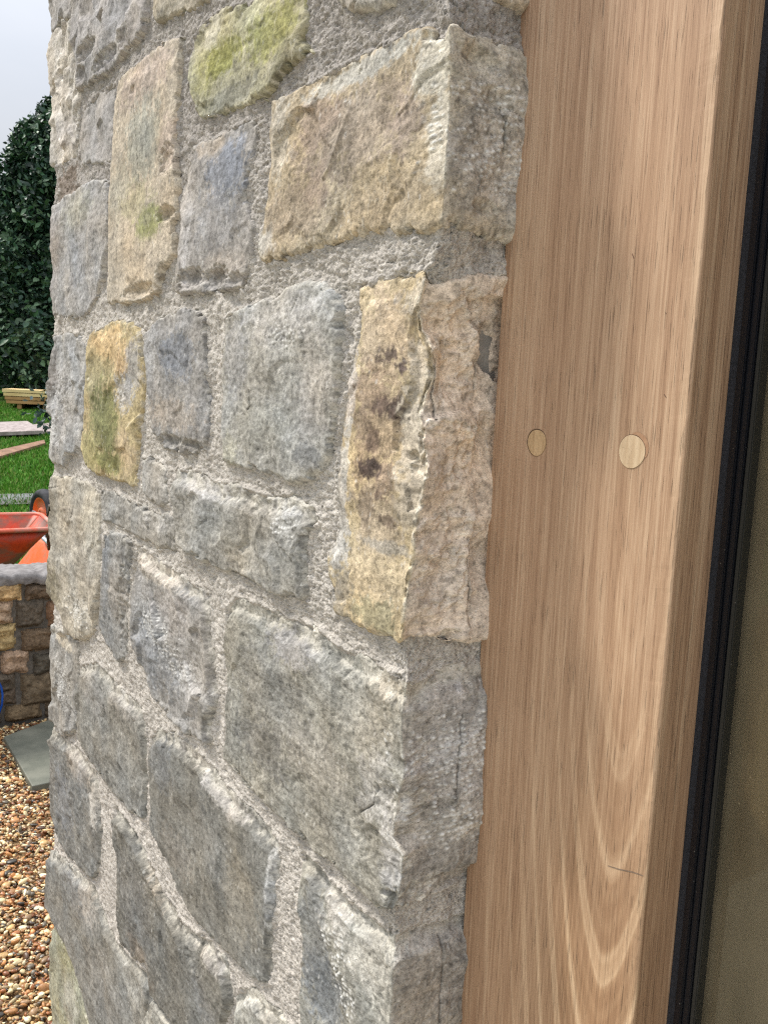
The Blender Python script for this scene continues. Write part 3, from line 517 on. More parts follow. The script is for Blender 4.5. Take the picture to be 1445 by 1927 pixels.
    # pale scuffs on broken edges; top ledges and dent crests paled as highlights; flecks
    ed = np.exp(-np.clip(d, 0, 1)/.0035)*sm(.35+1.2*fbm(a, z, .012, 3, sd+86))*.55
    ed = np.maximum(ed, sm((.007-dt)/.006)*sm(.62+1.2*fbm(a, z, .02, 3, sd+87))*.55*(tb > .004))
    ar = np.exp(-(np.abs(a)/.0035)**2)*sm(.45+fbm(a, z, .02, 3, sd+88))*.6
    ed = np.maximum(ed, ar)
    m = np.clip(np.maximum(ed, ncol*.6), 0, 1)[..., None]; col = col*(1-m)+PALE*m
    fl = sm((fbm(a, z, .0045, 2, sd+89, 1., 2.2)-.62)/.25)*.45*sm(.3+fbm(a, z, .06, 2, sd+90)*1.5)
    m = np.clip(np.maximum(fl, chw*1.7), 0, .92)[..., None]; col = col*(1-m)+WHITE*m
    for c in s['CR']:
        dd = seg(c, a+.0012*pn(a/.006, z/.006, sd+31), z); col = col*(1-.6*np.exp(-(dd/.0008)**2))[..., None]
    dk = sm((-.35-fbm(a, z, .009, 3, sd+91))/.3)[..., None]*.35; col = col*(1-dk)
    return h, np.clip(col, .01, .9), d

def yd(a): return max(.55, .7115-a*.83) if a < 0 else .72                # distance of that part of the face
def grid_mesh(name, a_ax, z_ax, fn, mat, parent, ok):
    Ag, Zg = np.meshgrid(a_ax, z_ax); h, col, d = fn(Ag, Zg)
    P = surf(Ag, Zg, h); m = ok(Ag, Zg, d)
    nz, na = Ag.shape; idx = np.arange(nz*na).reshape(nz, na)
    q = m[:-1, :-1] & m[1:, :-1] & m[:-1, 1:] & m[1:, 1:]
    i = idx[:-1, :-1][q]; Fc = np.stack([i, i+1, i+1+na, i+na], 1)
    used = np.zeros(nz*na, bool); used[Fc.ravel()] = True; mp_ = np.cumsum(used)-1
    return P.reshape(-1, 3)[used], mp_[Fc], col.reshape(-1, 3)[used]
def a_axis(a0, a1, f=1.):
    out = [a0]
    while out[-1] < a1: out.append(out[-1]+.00125*f*yd(out[-1])/.71)
    return np.array(out)

base = world(-.64, .2, 0.)
pier = thing('stone_wall', 'rough coursed grey and buff stone pier with wide mortar joints, left of the oak post', 'wall', tuple(base))
for s in ST+extra:
    P = s['poly']; a0 = min(p[0] for p in P)-.009; a1 = max(p[0] for p in P)+.009; z0 = min(p[1] for p in P)-.009; z1 = max(p[1] for p in P)+.009
    f = 3.2 if s.get('coarse') else 1.
    aa = a_axis(a0, a1, f); st = .00088*f*yd((a0+a1)/2)/.71; zz = np.arange(z0, z1+st, st)
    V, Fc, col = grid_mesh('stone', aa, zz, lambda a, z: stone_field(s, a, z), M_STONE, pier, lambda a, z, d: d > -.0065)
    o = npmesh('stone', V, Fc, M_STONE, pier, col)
    if s.get('label'): o['label'] = s['label']

# mortar: the sheet between the stones, left out deep under them
AL = ST+extra
boxes = [(min(p[0] for p in s['poly']), max(p[0] for p in s['poly']), min(p[1] for p in s['poly']), max(p[1] for p in s['poly'])) for s in AL]
def mortar_field(a, z):
    dm = np.full(a.shape, -1.)
    for s, (x0, x1, y0, y1) in zip(AL, boxes):
        i0 = np.searchsorted(a[0], x0-.03); i1 = np.searchsorted(a[0], x1+.03); j0 = np.searchsorted(z[:, 0], y0-.03); j1 = np.searchsorted(z[:, 0], y1+.03)
        if i1 <= i0 or j1 <= j0: continue
        sl_ = (slice(j0, j1), slice(i0, i1)); dm[sl_] = np.maximum(dm[sl_], sdf(s['poly'], a[sl_], z[sl_]))
    h = -.0020-.0012*sm((z-1.6)/.15)+(.0018+.0012*sm((z-1.45)/.15))*fbm(a, z, .035, 3, 900)+.0012*fbm(a, z, .009, 3, 901)+.0006*ridge(a, z, .0042, 902)*sm(.5+fbm(a, z, .03, 2, 903))
    h = h+.0011*fbm(a, z, .0026, 2, 904)+.0010*fbm(a, z, .006, 2, 906, 3., 1.)
    pit = sm((fbm(a, z, .006, 2, 905)-.55)/.2); h = h-.0014*pit
    # the joint dips away from the stones and is scraped low in places
    h = h-.0022*sm((.008+dm)/.008)*sm(.5+fbm(a, z, .05, 2, 907))+.0028*sm(1+dm/.007)-np.clip(dm, 0, 1)*.9-.0048*np.exp(-((dm+.0004)/.0013)**2)*sm(.1+1.6*fbm(a, z, .025, 3, 908))
    col = np.ones(a.shape+(3,))*lin((198, 191, 181))
    t = sm(.5+.9*fbm(a, z, .12, 2, 910))[..., None]; col = col*(1-t)+lin((188, 181, 171))*t
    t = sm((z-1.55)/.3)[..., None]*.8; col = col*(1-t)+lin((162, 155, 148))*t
    col = col*(1+.14*fbm(a, z, .02, 3, 911)+.22*fbm(a, z, .0035, 3, 912))[..., None]
    fl = sm((fbm(a, z, .003, 2, 913)-.55)/.2)[..., None]*.28; col = col*(1-fl)+WHITE*fl
    col = col*(1-.2*pit[..., None])
    # brown earthy patch on the far edge under the chipped stones
    bx, bz = px(125, 350); rho = np.sqrt(((a-bx)/.09)**2+((z-bz)/.035)**2)+.6*fbm(a, z, .02, 3, 914)
    m = sm((1.1-rho)/.5)[..., None]*.55; col = col*(1-m)+lin((120, 98, 78))*m
    return h, np.clip(col, .01, .9), dm
Vs, Fs, Cs, off = [], [], [], 0
lims = [(-1.38, -.80), (-.803, -.35), (-.352, .125)]
for (x0, x1) in lims:
    aa = a_axis(x0, x1, 1.); st = .0009*yd((x0+x1)/2)/.71
    zz = np.arange(-.02, 2.45, st)
    # leave out what the picture cannot reach at fine pitch
    Pm = surf(np.array([(x0+x1)/2]*len(zz)), zz, zz*0); _, yy, _ = proj(Pm)
    keep = (yy > -260) & (yy < 2250); lo = zz[keep].min(); hi = zz[keep].max()
    for (za, zb, f) in ((lo, hi, 1.), (-.02, lo+.004, 3.5), (hi-.004, 2.45, 3.5)):
        if zb-za < .02: continue
        aa = a_axis(x0, x1, f); zz = np.arange(za, zb, st*f)
        if x1 < -.8: pass
        V, Fc, col = grid_mesh('mortar', aa, zz, mortar_field, M_MORTAR, pier, lambda a, z, d: d < .012)
        Vs.append(V); Fs.append(Fc+off); Cs.append(col); off += len(V)
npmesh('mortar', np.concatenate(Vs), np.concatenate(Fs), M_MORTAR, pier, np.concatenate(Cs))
mb = MB()                                              # rubble core that closes the back and the top
def LW(p): return world(p[0], p[1], p[2])
mb.box(-1.235, -.02, .02, .42, -.05, 2.44, LW)
mb.build('wall_core', flat_mat('core_mortar', (140, 134, 126), (160, 152, 142), 60, .95, .004), pier)

# ------------------------------------------------------------------ oak post
S0 = .0775; QL, QR = -.004, .193; SR = .1178
def oak(name, cathedral=True):
    n = NB(name, .62, .28)
    t = n.n('ShaderNodeTexCoord'); sx = n.n('ShaderNodeSeparateXYZ'); n.t.links.new(t.outputs['Object'], sx.inputs[0])
    X, Y, Z = sx.outputs
    cw_ = n.coord((1, 1, 1))
    def st(sc): return n.coord(sc)
    wob = n.math('SUBTRACT', n.noise(st((7, 7, 1.2)), 1, 3, .6), .5)
    wob2 = n.math('SUBTRACT', n.noise(st((620, 620, 16)), 1, 3, .65), .5)
    # growth rings: distance to the pith, the cut plane drifts away from it downwards
    dx = n.math('ADD', n.math('SUBTRACT', X, .160), n.math('MULTIPLY', n.math('SUBTRACT', Z, 1.2), -.004))
    dd = n.math('ADD', n.math('MULTIPLY', n.math('SUBTRACT', 1.50, Z), .157), n.math('MULTIPLY', Y, .9))
    dd = n.math('MAXIMUM', dd, .002)
    Rr = n.math('POWER', n.math('ADD', n.math('POWER', n.math('ABSOLUTE', dx), 1.6), n.math('POWER', dd, 1.6)), .625)
    Rr = n.math('ADD', Rr, n.math('ADD', n.math('MULTIPLY', wob, .010), n.math('MULTIPLY', wob2, .0017)))
    ph = n.math('FRACT', n.math('MULTIPLY_ADD', Rr, 75., .65))
    band = n.ramp(ph, [(0., .15), (.12, .0), (.54, .06), (.64, .80), (.78, 1.), (.88, .9), (.94, .2)])
    b2 = n.ramp(n.math('FRACT', n.math('MULTIPLY_ADD', Rr, 262., .3)), [(0., 0.), (.35, .1), (.6, 1.), (.8, .9), (1., 0.)])
    band = n.math('ADD', n.math('MULTIPLY', band, .74), n.math('MULTIPLY', b2, .28))
    # how strongly the flat-sawn figure shows: strong low and right, faint elsewhere
    fz = n.ramp(Z, [(0., 1.), (.5, 1.)])
    low = n.math('MULTIPLY', n.math('SUBTRACT', 1.36, Z), 3.2); low = n.math('MINIMUM', n.math('MAXIMUM', low, .16), 1.)
    side = n.math('MINIMUM', n.math('MAXIMUM', n.math('MULTIPLY', n.math('SUBTRACT', X, .015), 9.), .18), 1.)
    fy = n.ramp(n.math('ADD', Y, .5), [(.5+.001, 1.), (.5+.004, 0.)])
    fig = n.math('MULTIPLY', n.math('MULTIPLY', low, side), n.math('MAXIMUM', fy, .12))
    s1 = n.noise(st((460, 460, 9)), 1, 3, .7); s2 = n.noise(st((110, 110, 1.6)), 1, 4, .6); s3 = n.noise(st((22, 22, .7)), 1, 4, .6)
    s4 = n.noise(st((1000, 1000, 17)), 1, 2, .7)
    v = n.math('ADD', n.math('MULTIPLY', s1, .38), n.math('ADD', n.math('MULTIPLY', s2, .34), n.math('ADD', n.math('MULTIPLY', s3, .22), n.math('MULTIPLY', s4, .16))))
    b_ = tuple(lin((144, 112, 88))); m_ = tuple(lin((175, 143, 116))); l_ = tuple(lin((202, 174, 146)))
    col = n.ramp(v, [(.42, b_), (.54, m_), (.66, l_)])
    bcol = n.ramp(band, [(0., tuple(lin((152, 119, 90)))), (.5, tuple(lin((172, 140, 109)))), (1., tuple(lin((210, 182, 150))))])
    grain = n.ramp(n.math('ADD', n.math('MULTIPLY', s1, .6), n.math('MULTIPLY', s4, .4)), [(.40, .76), (.5, 1.), (.60, 1.13)])
    bcol = n.mix(1., bcol, grain, 'MULTIPLY')
    col = n.mix(n.math('MULTIPLY', fig, .86), col, bcol)
    # open pores: short dark vertical dashes
    p1 = n.noise(st((900, 900, 26)), 1, 2, .5); p2 = n.noise(st((60, 60, 4)), 1, 2, .5)
    thr = n.math('ADD', n.math('MULTIPLY', p2, .10), n.math('MULTIPLY', p1, 1.))
    pores = n.ramp(thr, [(.37, .5), (.42, 1.)])
    col = n.mix(.85, col, pores, 'MULTIPLY')
    # broad tone: pinker and paler above, warmer and browner below
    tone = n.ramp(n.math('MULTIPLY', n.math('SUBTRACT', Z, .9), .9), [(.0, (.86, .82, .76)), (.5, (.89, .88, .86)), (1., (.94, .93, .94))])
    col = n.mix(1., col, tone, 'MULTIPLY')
    blot = n.ramp(n.noise(st((9, 9, 3)), 1, 4, .6), [(.35, (.95, .94, .93)), (.5, (1., 1., 1.)), (.68, (1.03, 1.02, 1.))])
    col = n.mix(1., col, blot, 'MULTIPLY')
    # sapwood-pale, furry sawn corner on the right
    cor = n.ramp(n.math('ADD', X, n.math('MULTIPLY', wob, .01)), [(.180, 0.), (.189, 1.)])
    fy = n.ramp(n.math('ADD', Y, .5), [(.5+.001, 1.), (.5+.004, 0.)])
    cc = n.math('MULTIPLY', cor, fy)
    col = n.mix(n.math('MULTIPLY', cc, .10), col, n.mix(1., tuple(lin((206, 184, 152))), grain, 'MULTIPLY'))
    col = n.mix(n.math('MULTIPLY', n.math('SUBTRACT', 1., fy), .55), col, n.mix(1., col, (.80, .77, .72), 'MULTIPLY'))  # reveal side darkened in colour for the shade it stands in
    # a few pencil and handling marks
    sp = n.ramp(n.noise(st((30, 30, 22)), 1, 5, .7, .6), [(.25, .75), (.31, 1.)]); col = n.mix(.4, col, sp, 'MULTIPLY')
    hgt = n.math('ADD', n.math('MULTIPLY', s1, .6), n.math('ADD', n.math('MULTIPLY', s4, .5), n.math('MULTIPLY', pores, .7)))
    return n.out(col, n.bump(hgt, .0007, .8))
M_OAK = oak('sawn_oak')
def local_empty(name, label, cat, q, s, z):
    o = thing(name, label, cat, tuple(world(q, s, z)))
    o.rotation_euler = (0, 0, math.atan2(Q[1], Q[0])); return o
def local_mesh(name, V, Fc, mat, parent, smooth=False):  # vertices in (q,s,z) relative to the parent's origin
    me = bpy.data.meshes.new(name); me.from_pydata([tuple(map(float, v)) for v in V], [], Fc); me.update()
    import bmesh
    b = bmesh.new(); b.from_mesh(me); bmesh.ops.recalc_face_normals(b, faces=b.faces); b.to_mesh(me); b.free()
    if smooth:
        for p in me.polygons: p.use_smooth = True
    me.materials.append(mat); o = bpy.data.objects.new(name, me); C.objects.link(o); o.parent = parent; return o
post = local_empty('oak_post', 'pale oak post with two round pegs, standing between the stone pier and the black window', 'post', 0, S0, 0)
# post body: section with a slightly worn right arris, many levels so the arris wavers
V = []; Fc = []; zs = np.arange(-.02, 2.45, .004); rs = random.Random(3)
for i, z in enumerate(zs):
    j = .0008*float(pn(np.array(z/.03), np.array(.5), 4))+.0005*float(pn(np.array(z/.007), np.array(.5), 5))
    c = .0012+abs(j)
    sec = [(QL, .0), (QR-.02, .0), (QR-c*1.2, .0+j*.3), (QR-c*.3, c*.5), (QR, c*1.3), (QR, .10), (QL, .10)]
    V += [(x, y, z) for x, y in sec]
m = 7
for i in range(len(zs)-1):
    for k in range(m): Fc.append((i*m+k, i*m+(k+1) % m, (i+1)*m+(k+1) % m, (i+1)*m+k))
Fc += [tuple(range(m)), tuple((len(zs)-1)*m+k for k in range(m))]
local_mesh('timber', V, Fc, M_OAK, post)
# pegs
def peg_mat(name, c1, c2):
    n = NB(name, .7, .25); c = n.coord((260, 260, 40)); f = n.noise(c, 1, 4, .7)
    g = n.noise(n.coord((1, 1, 1)), 900, 2, .6)
    col = n.mix(n.ramp(f, [(.4, 0.), (.6, 1.)]), tuple(lin(c1)), tuple(lin(c2)))
    col = n.mix(.7, col, n.ramp(g, [(.28, .45), (.36, 1.)]), 'MULTIPLY')
    return n.out(col, n.bump(f, .0005))
pegs = [((1010, 833), .0108, peg_mat('peg_oak', (168, 138, 102), (188, 158, 120)), 'peg with a thin dark gap round it'), ((1188.5, 850), .0122, peg_mat('peg_oak_pale', (186, 160, 128), (202, 178, 146)), 'paler speckled peg flush with the post')]
M_GAP = flat_mat('dark_gap', (60, 42, 28), (84, 62, 42), 200)
for i, ((x, y), r, mt, lb) in enumerate(pegs):
    q, z = face(x, y, S0); V = []; Fc = []; nn = 40
    for rr, yy in ((r, .012), (r, -.0001), (r-.0004, -.0005), (0.0001, -.0006)):
        for k in range(nn):
            t = 2*math.pi*k/nn; w_ = 1+.02*math.sin(3*t+i); V.append((q+rr*w_*math.cos(t), yy, z+rr*w_*math.sin(t)))
    for a in range(3):
        for k in range(nn): Fc.append((a*nn+k, a*nn+(k+1) % nn, (a+1)*nn+(k+1) % nn, (a+1)*nn+k))
    o = local_mesh('peg', V, Fc, mt, post); o['label'] = lb
    # the gap or glue line: a thin ring, wide on one side and closed on the other
    V = []; Fc = []
    for k in range(nn):
        t = 2*math.pi*k/nn; wd = (.0007 if i == 0 else .00016)*max(.08, .5+.6*math.cos(t-2.6+i)); w_ = 1+.02*math.sin(3*t+i)
        V += [(q+(r*w_-.0001)*math.cos(t), -.0004, z+(r*w_-.0001)*math.sin(t)), (q+(r*w_+wd)*math.cos(t), -.0003, z+(r*w_+wd)*math.sin(t))]
    for k in range(nn): l = (k+1) % nn; Fc.append((2*k, 2*k+1, 2*l+1, 2*l))
    g = local_mesh('peg_gap', V, Fc, M_GAP, o)
    if i == 1:                                         # brown stain crescent beside the pale peg
        V = []; Fc = []
        for k in range(15):
            t = R(-18+k*8.2); th_ = .0036*math.sin(math.pi*k/14)**.6
            V += [(q+(r+.0002)*math.cos(t), -.00025, z+(r+.0002)*math.sin(t)), (q+(r+th_)*math.cos(t), -.00025, z+(r+th_)*math.sin(t))]
        for k in range(14): Fc.append((2*k, 2*k+1, 2*k+3, 2*k+2))
        st_ = local_mesh('glue_stain', V, Fc, flat_mat('oak_stain', (156, 120, 92), (170, 134, 104), 300, .7), post)

for nm, pts, wd_, cl in (('pencil_mark', [(1143, 1629), (1165, 1636), (1190, 1641), (1210, 1648)], .0004, (104, 88, 74)), ('pin_knot', [(1189, 478), (1192, 486)], .0011, (96, 66, 50)), ('pin_knot', [(1252, 588), (1253, 591)], .0007, (80, 58, 44)), ('pin_knot', [(1249, 742), (1253, 748)], .0007, (84, 60, 46))):
    V = []; Fc = []
    for k, (x, y) in enumerate(pts):
        q, z = face(x, y, S0); w_ = wd_*(1 if 0 < k < len(pts)-1 else .6); V += [(q, -.00022, z+w_), (q, -.00022, z-w_)]
    for k in range(len(pts)-1): Fc.append((2*k, 2*k+1, 2*k+3, 2*k+2))
    local_mesh(nm, V, Fc, flat_mat(nm, cl, tuple(min(255, c_+22) for c_ in cl), 400), post)

# ------------------------------------------------------------------ window beside the post
win = local_empty('window', 'black framed window with a tall dusty glass pane, right of the oak post', 'window', .19, SR, 0)
def lbox(mb_, q0, q1, s0, s1, z0, z1):
    mb_.box(q0-.19, q1-.19, s0-SR, s1-SR, z0, z1)
def lb(name, mat, parent, *bx, bevel=0):
    m_ = MB()
    for b_ in bx: lbox(m_, *b_)
    me = bpy.data.meshes.new(name); me.from_pydata(m_.v, [], m_.f); me.update()
    import bmesh
    b = bmesh.new(); b.from_mesh(me); bmesh.ops.recalc_face_normals(b, faces=b.faces)
    if bevel: bmesh.ops.bevel(b, geom=b.edges[:], offset=bevel, segments=2, affect='EDGES')
    b.to_mesh(me); b.free(); me.materials.append(mat); o = bpy.data.objects.new(name, me); C.objects.link(o); o.parent = parent; return o
def dusty(name, base, rough, spec=.5, metal=0., sc=420, thr=.30, dustc=(150, 146, 138)):
    n = NB(name, rough, spec); n.b.inputs['Metallic'].default_value = metal
    v = n.n('ShaderNodeTexVoronoi'); v.inputs['Scale'].default_value = sc*.3; n.put(v.inputs['Vector'], n.coord())
    m = n.noise(n.coord(), 9, 3, .6)
    f = n.math('MULTIPLY', n.ramp(v.outputs['Distance'], [(.03, .7), (.06, 0.)]), n.ramp(m, [(.46, 0.), (.58, 1.)]))
    return n.out(n.mix(f, tuple(lin(base)), tuple(lin(dustc))))
M_SEAL = flat_mat('foam_seal', (34, 35, 39), (50, 51, 56), 700, .95, .0015)
M_BLACK = dusty('black_powder_coat', (10, 12, 18), .30)
M_BEAD = dusty('black_bead', (36, 35, 31), .45, .4)
lb('seal', M_SEAL, win, (.1932, .1992, SR-.0005, SR+.02, -.02, 2.44))
lb('frame', M_BLACK, win, (.1992, .2100, SR+.001, SR+.06, -.02, 2.44), (.1992, .2050, SR-.0015, SR+.001, -.02, 2.44), bevel=.0007)
lb('glazing_bead', M_BEAD, win, (.2100, .2140, SR+.003, SR+.05, -.02, 2.44), bevel=.0008)
lb('frame', M_BLACK, win, (.88, .94, SR, SR+.06, -.02, 2.44), bevel=.001)
lb('glazing_bead', M_BEAD, win, (.869, .88, SR+.003, SR+.05, -.02, 2.44))
g = NB('dusty_coated_glass', .03, .5)
gl = g.n('ShaderNodeBsdfGlossy'); gl.inputs['Roughness'].default_value = .03; gl.inputs['Color'].default_value = (.36, .34, .27, 1)
tr = g.n('ShaderNodeBsdfTransparent'); tr.inputs['Color'].default_value = (.92, .92, .84, 1)
df = g.n('ShaderNodeBsdfDiffuse'); df.inputs['Color'].default_value = (.38, .31, .20, 1)  # brown film: dust, plus some of the reflected oak put into its colour
fr = g.n('ShaderNodeFresnel'); fr.inputs['IOR'].default_value = 1.6
m1 = g.n('ShaderNodeMixShader'); g.t.links.new(fr.outputs[0], m1.inputs[0]); g.t.links.new(tr.outputs[0], m1.inputs[1]); g.t.links.new(gl.outputs[0], m1.inputs[2])
vv = g.n('ShaderNodeTexVoronoi'); vv.inputs['Scale'].default_value = 160; g.put(vv.inputs['Vector'], g.coord())
sp = g.math('MULTIPLY', g.ramp(vv.outputs['Distance'], [(.05, 1.), (.11, 0.)]), g.ramp(g.noise(g.coord(), 30, 3), [(.5, 0.), (.6, 1.)]))
ft = g.math('ADD', g.math('MULTIPLY', g.noise(g.coord((14, 14, 5)), 1, 4, .6), .46), g.math('MULTIPLY', sp, .5))
m2 = g.n('ShaderNodeMixShader'); g.put(m2.inputs[0], ft); g.t.links.new(m1.outputs[0], m2.inputs[1]); g.t.links.new(df.outputs[0], m2.inputs[2])
g.t.links.new(m2.outputs[0], g.t.nodes['Material Output'].inputs[0])
lb('glass_pane', g.m, win, (.2135, .870, SR+.012, SR+.016, -.02, 2.44))
# added board behind the glass, standing in for the reflection of the oak
refl_ = local_empty('reflection_board', 'added brown board behind the dusty glass, standing in for reflected oak', 'board', .24, SR+.045, 0)
n = NB('reflected_oak', .7, .2); f = n.noise(n.coord((60, 60, 1.2)), 1, 4, .6)
n.out(n.ramp(f, [(.4, tuple(lin((128, 112, 78)))), (.6, tuple(lin((164, 146, 108))))]))
m_ = MB(); m_.box(-.04, .62, 0, .03, -.02, 2.44); me = bpy.data.meshes.new('reflection_board'); me.from_pydata(m_.v, [], m_.f); me.materials.append(n.m)
o = bpy.data.objects.new('board', me); C.objects.link(o); o.parent = refl_

# ------------------------------------------------------------------ ground
def gz(x, y): return np.maximum(0, np.asarray(y)-5.2)*.05
def ground_pt(x, y):                                    # photo trace -> terrain
    r = ray(x, y); lo, hi = .5, 80.
    for _ in range(50):
        m = (lo+hi)/2; P = EYE+r*m
        if P[2] > gz(P[0], P[1]): lo = m
        else: hi = m
    return EYE+r*lo
n = NB('lawn', .95, .1); c = n.coord()
f = n.noise(c, 1.3, 5, .6); f2 = n.noise(c, 30, 4, .7)
gcol = n.ramp(f, [(.35, tuple(lin((48, 84, 28)))), (.5, tuple(lin((62, 108, 30)))), (.66, tuple(lin((96, 116, 58))))])
gcol = n.mix(1., gcol, n.ramp(f2, [(.3, .55), (.7, 1.3)]), 'MULTIPLY')
M_LAWN = n.out(gcol, n.bump(f2, .03))
ys = np.concatenate([np.arange(-6, 5.2, .7), np.arange(5.2, 40, 1.2), np.arange(40, 260, 20)]); xs = np.concatenate([np.arange(-200, -20, 20), np.arange(-20, 12, 1.), np.arange(12, 200, 20)])
X, Y = np.meshgrid(xs, ys); Zt = gz(X, Y)-.01; Zt = np.where(Y > 45, gz(0, 45)-.01, Zt)
idx = np.arange(X.size).reshape(X.shape); Fg = np.stack([idx[:-1, :-1].ravel(), idx[:-1, 1:].ravel(), idx[1:, 1:].ravel(), idx[1:, :-1].ravel()], 1)
struct(npmesh('lawn', np.stack([X, Y, Zt], -1).reshape(-1, 3), Fg, M_LAWN))
# gravel bed: a sheet on this side of the low wall, pebbles on it
n = NB('gravel_bed', .9, .2); vo = n.n('ShaderNodeTexVoronoi'); vo.inputs['Scale'].default_value = 90; n.put(vo.inputs['Vector'], n.coord())
cc = n.mix(.8, n.ramp(n.noise(n.coord(), 60, 3), [(.4, tuple(lin((120, 84, 52)))), (.6, tuple(lin((190, 156, 112))))]), n.ramp(vo.outputs['Distance'], [(0., 1.), (.6, .35)]), 'MULTIPLY')
M_GB = n.out(cc, n.bump(vo.outputs['Distance'], .008))
GWQ = -3.334
bed = [world(a, b, 0.) for a, b in ((GWQ, -6), (2.5, -6), (2.5, 2.6), (GWQ, 2.6))]
struct(npmesh('gravel_bed', np.array(bed)+[0, 0, -.003], [(0, 1, 2, 3)], M_GB, smooth=False))
M_BOUNCE = flat_mat('bounce_paving', (176, 170, 158), (196, 190, 178), 4, .85, .003)
struct(npmesh('bounce_patio', np.array([world(a, b, .008) for a, b in ((-.95, -5.5), (3.4, -5.5), (3.4, .9), (-.95, .9))]), [(0, 1, 2, 3)], M_BOUNCE, smooth=False))  # unseen pale ground, added to bounce light up onto the return faces
# pebbles
def ico():
    import bmesh
    b = bmesh.new(); bmesh.ops.create_icosphere(b, subdivisions=2, radius=1.); v = np.array([p.co[:] for p in b.verts]); f = np.array([[q.index for q in fc.verts] for fc in b.faces]); b.free(); return v, f
IV, IF = ico()
rg = np.random.RandomState(12)
def rotm(n_):
    q = rg.randn(n_, 4); q /= np.linalg.norm(q, axis=1)[:, None]; w_, x, y, z = q.T
    return np.stack([1-2*(y*y+z*z), 2*(x*y-z*w_), 2*(x*z+y*w_), 2*(x*y+z*w_), 1-2*(x*x+z*z), 2*(y*z-x*w_), 2*(x*z-y*w_), 2*(y*z+x*w_), 1-2*(x*x+y*y)], 1).reshape(n_, 3, 3)
c0 = ground_pt(-60, 1960); N = 32000; Pp = []
while len(Pp) < N:
    y = rg.uniform(1.45, 4.3); xl = -.55*y-.30; xr = -.33*y+.25
    x = rg.uniform(xl, xr); qq = (np.array([x, y])-A0)@Q; ss = (np.array([x, y])-A0)@B
    if qq < GWQ+.02 or (qq > -1.30 and ss > -.02): continue
    Pp.append((x, y))
Pp = np.array(Pp); shp = np.array([1., .72, .45])*(1+.25*rg.randn(N, 3)*.8); shp = np.clip(shp, .3, 1.5)
rad = np.clip(rg.lognormal(math.log(.0056), .42, N), .0024, .015)
Rm = rotm(N); tilt = rg.rand(N) < .75                    # most pebbles lie roughly flat
th_ = rg.rand(N)*2*math.pi; Rz = np.zeros((N, 3, 3)); Rz[:, 0, 0] = np.cos(th_); Rz[:, 0, 1] = -np.sin(th_); Rz[:, 1, 0] = np.sin(th_); Rz[:, 1, 1] = np.cos(th_); Rz[:, 2, 2] = 1
sm_ = rg.randn(N)*.35; Rx = np.zeros((N, 3, 3)); Rx[:, 0, 0] = 1; Rx[:, 1, 1] = np.cos(sm_); Rx[:, 1, 2] = -np.sin(sm_); Rx[:, 2, 1] = np.sin(sm_); Rx[:, 2, 2] = np.cos(sm_)
Rm = np.where(tilt[:, None, None], Rz@Rx, Rm)
jit = 1+.16*rg.randn(N, 1, 1)*0+.12*np.sin(IV[None]@(rg.randn(N, 3, 3)*2.2))
vv = IV[None]*jit*shp[:, None, :]*rad[:, None, None]; vv = np.einsum('nij,nkj->nki', Rm, vv)
zz = rg.rand(N)*.012; vv += np.concatenate([Pp, zz[:, None]], 1)[:, None, :]
pal = np.array([lin(c) for c in ((150, 92, 48), (176, 124, 76), (120, 70, 38), (196, 160, 112), (222, 204, 172), (236, 228, 212), (98, 90, 84), (60, 56, 56), (170, 146, 116), (140, 110, 84), (200, 138, 84), (84, 60, 44))])
pal = np.array([desat(c, .12)*[.92, .87, .66] for c in pal]); pc = pal[rg.choice(len(pal), N, p=[.13, .13, .08, .12, .12, .07, .07, .05, .08, .07, .05, .03])]*(1+.18*rg.randn(N, 1))
pc = np.clip(np.repeat(pc[:, None, :], len(IV), 1)*(1+.10*rg.randn(N, len(IV), 1)), .01, .95)
n = NB('pebbles', .42, .5); at = n.n('ShaderNodeVertexColor'); at.layer_name = 'Col'
fz_ = n.ramp(n.noise(n.coord(), 300, 3), [(.35, .75), (.65, 1.2)]); M_PEB = n.out(n.mix(1., at.outputs[0], fz_, 'MULTIPLY'))
o = npmesh('gravel', vv.reshape(-1, 3), (IF[None]+np.arange(N)[:, None, None]*len(IV)).reshape(-1, 3), M_PEB, None, pc.reshape(-1, 3))
o['kind'] = 'stuff'; tag(o, 'loose wet orange, cream and brown gravel at the foot of the pier', 'gravel')
# grass blades near enough to read
Ng = 60000; gy = 5.3+rg.rand(Ng)**1.3*17; gx = -(.10+.36*rg.rand(Ng))*gy-.1-.25*rg.rand(Ng)
hb = rg.uniform(.02, .055, Ng); an = rg.rand(Ng)*2*math.pi; wb = .004+.0006*gy
b0 = np.stack([gx-wb*np.cos(an), gy-wb*np.sin(an), gz(gx, gy)-.01], 1); b1 = np.stack([gx+wb*np.cos(an), gy+wb*np.sin(an), gz(gx, gy)-.01], 1)
b2 = np.stack([gx+rg.randn(Ng)*.015, gy+rg.randn(Ng)*.015, gz(gx, gy)+hb], 1)
gv = np.stack([b0, b1, b2], 1).reshape(-1, 3); gc = np.array([lin((80, 132, 34)), lin((62, 108, 30)), lin((118, 142, 62)), lin((106, 116, 60))])[rg.choice(4, Ng, p=[.45, .3, .15, .1])]
n = NB('grass_blade', .7, .2); at = n.n('ShaderNodeVertexColor'); at.layer_name = 'Col'; n.out(at.outputs[0])
o = npmesh('grass', gv, np.arange(Ng*3).reshape(-1, 3), n.m, None, np.repeat(gc, 3, 0)); o['kind'] = 'stuff'; tag(o, 'short bright green grass blades of the lawn behind the low wall', 'grass')

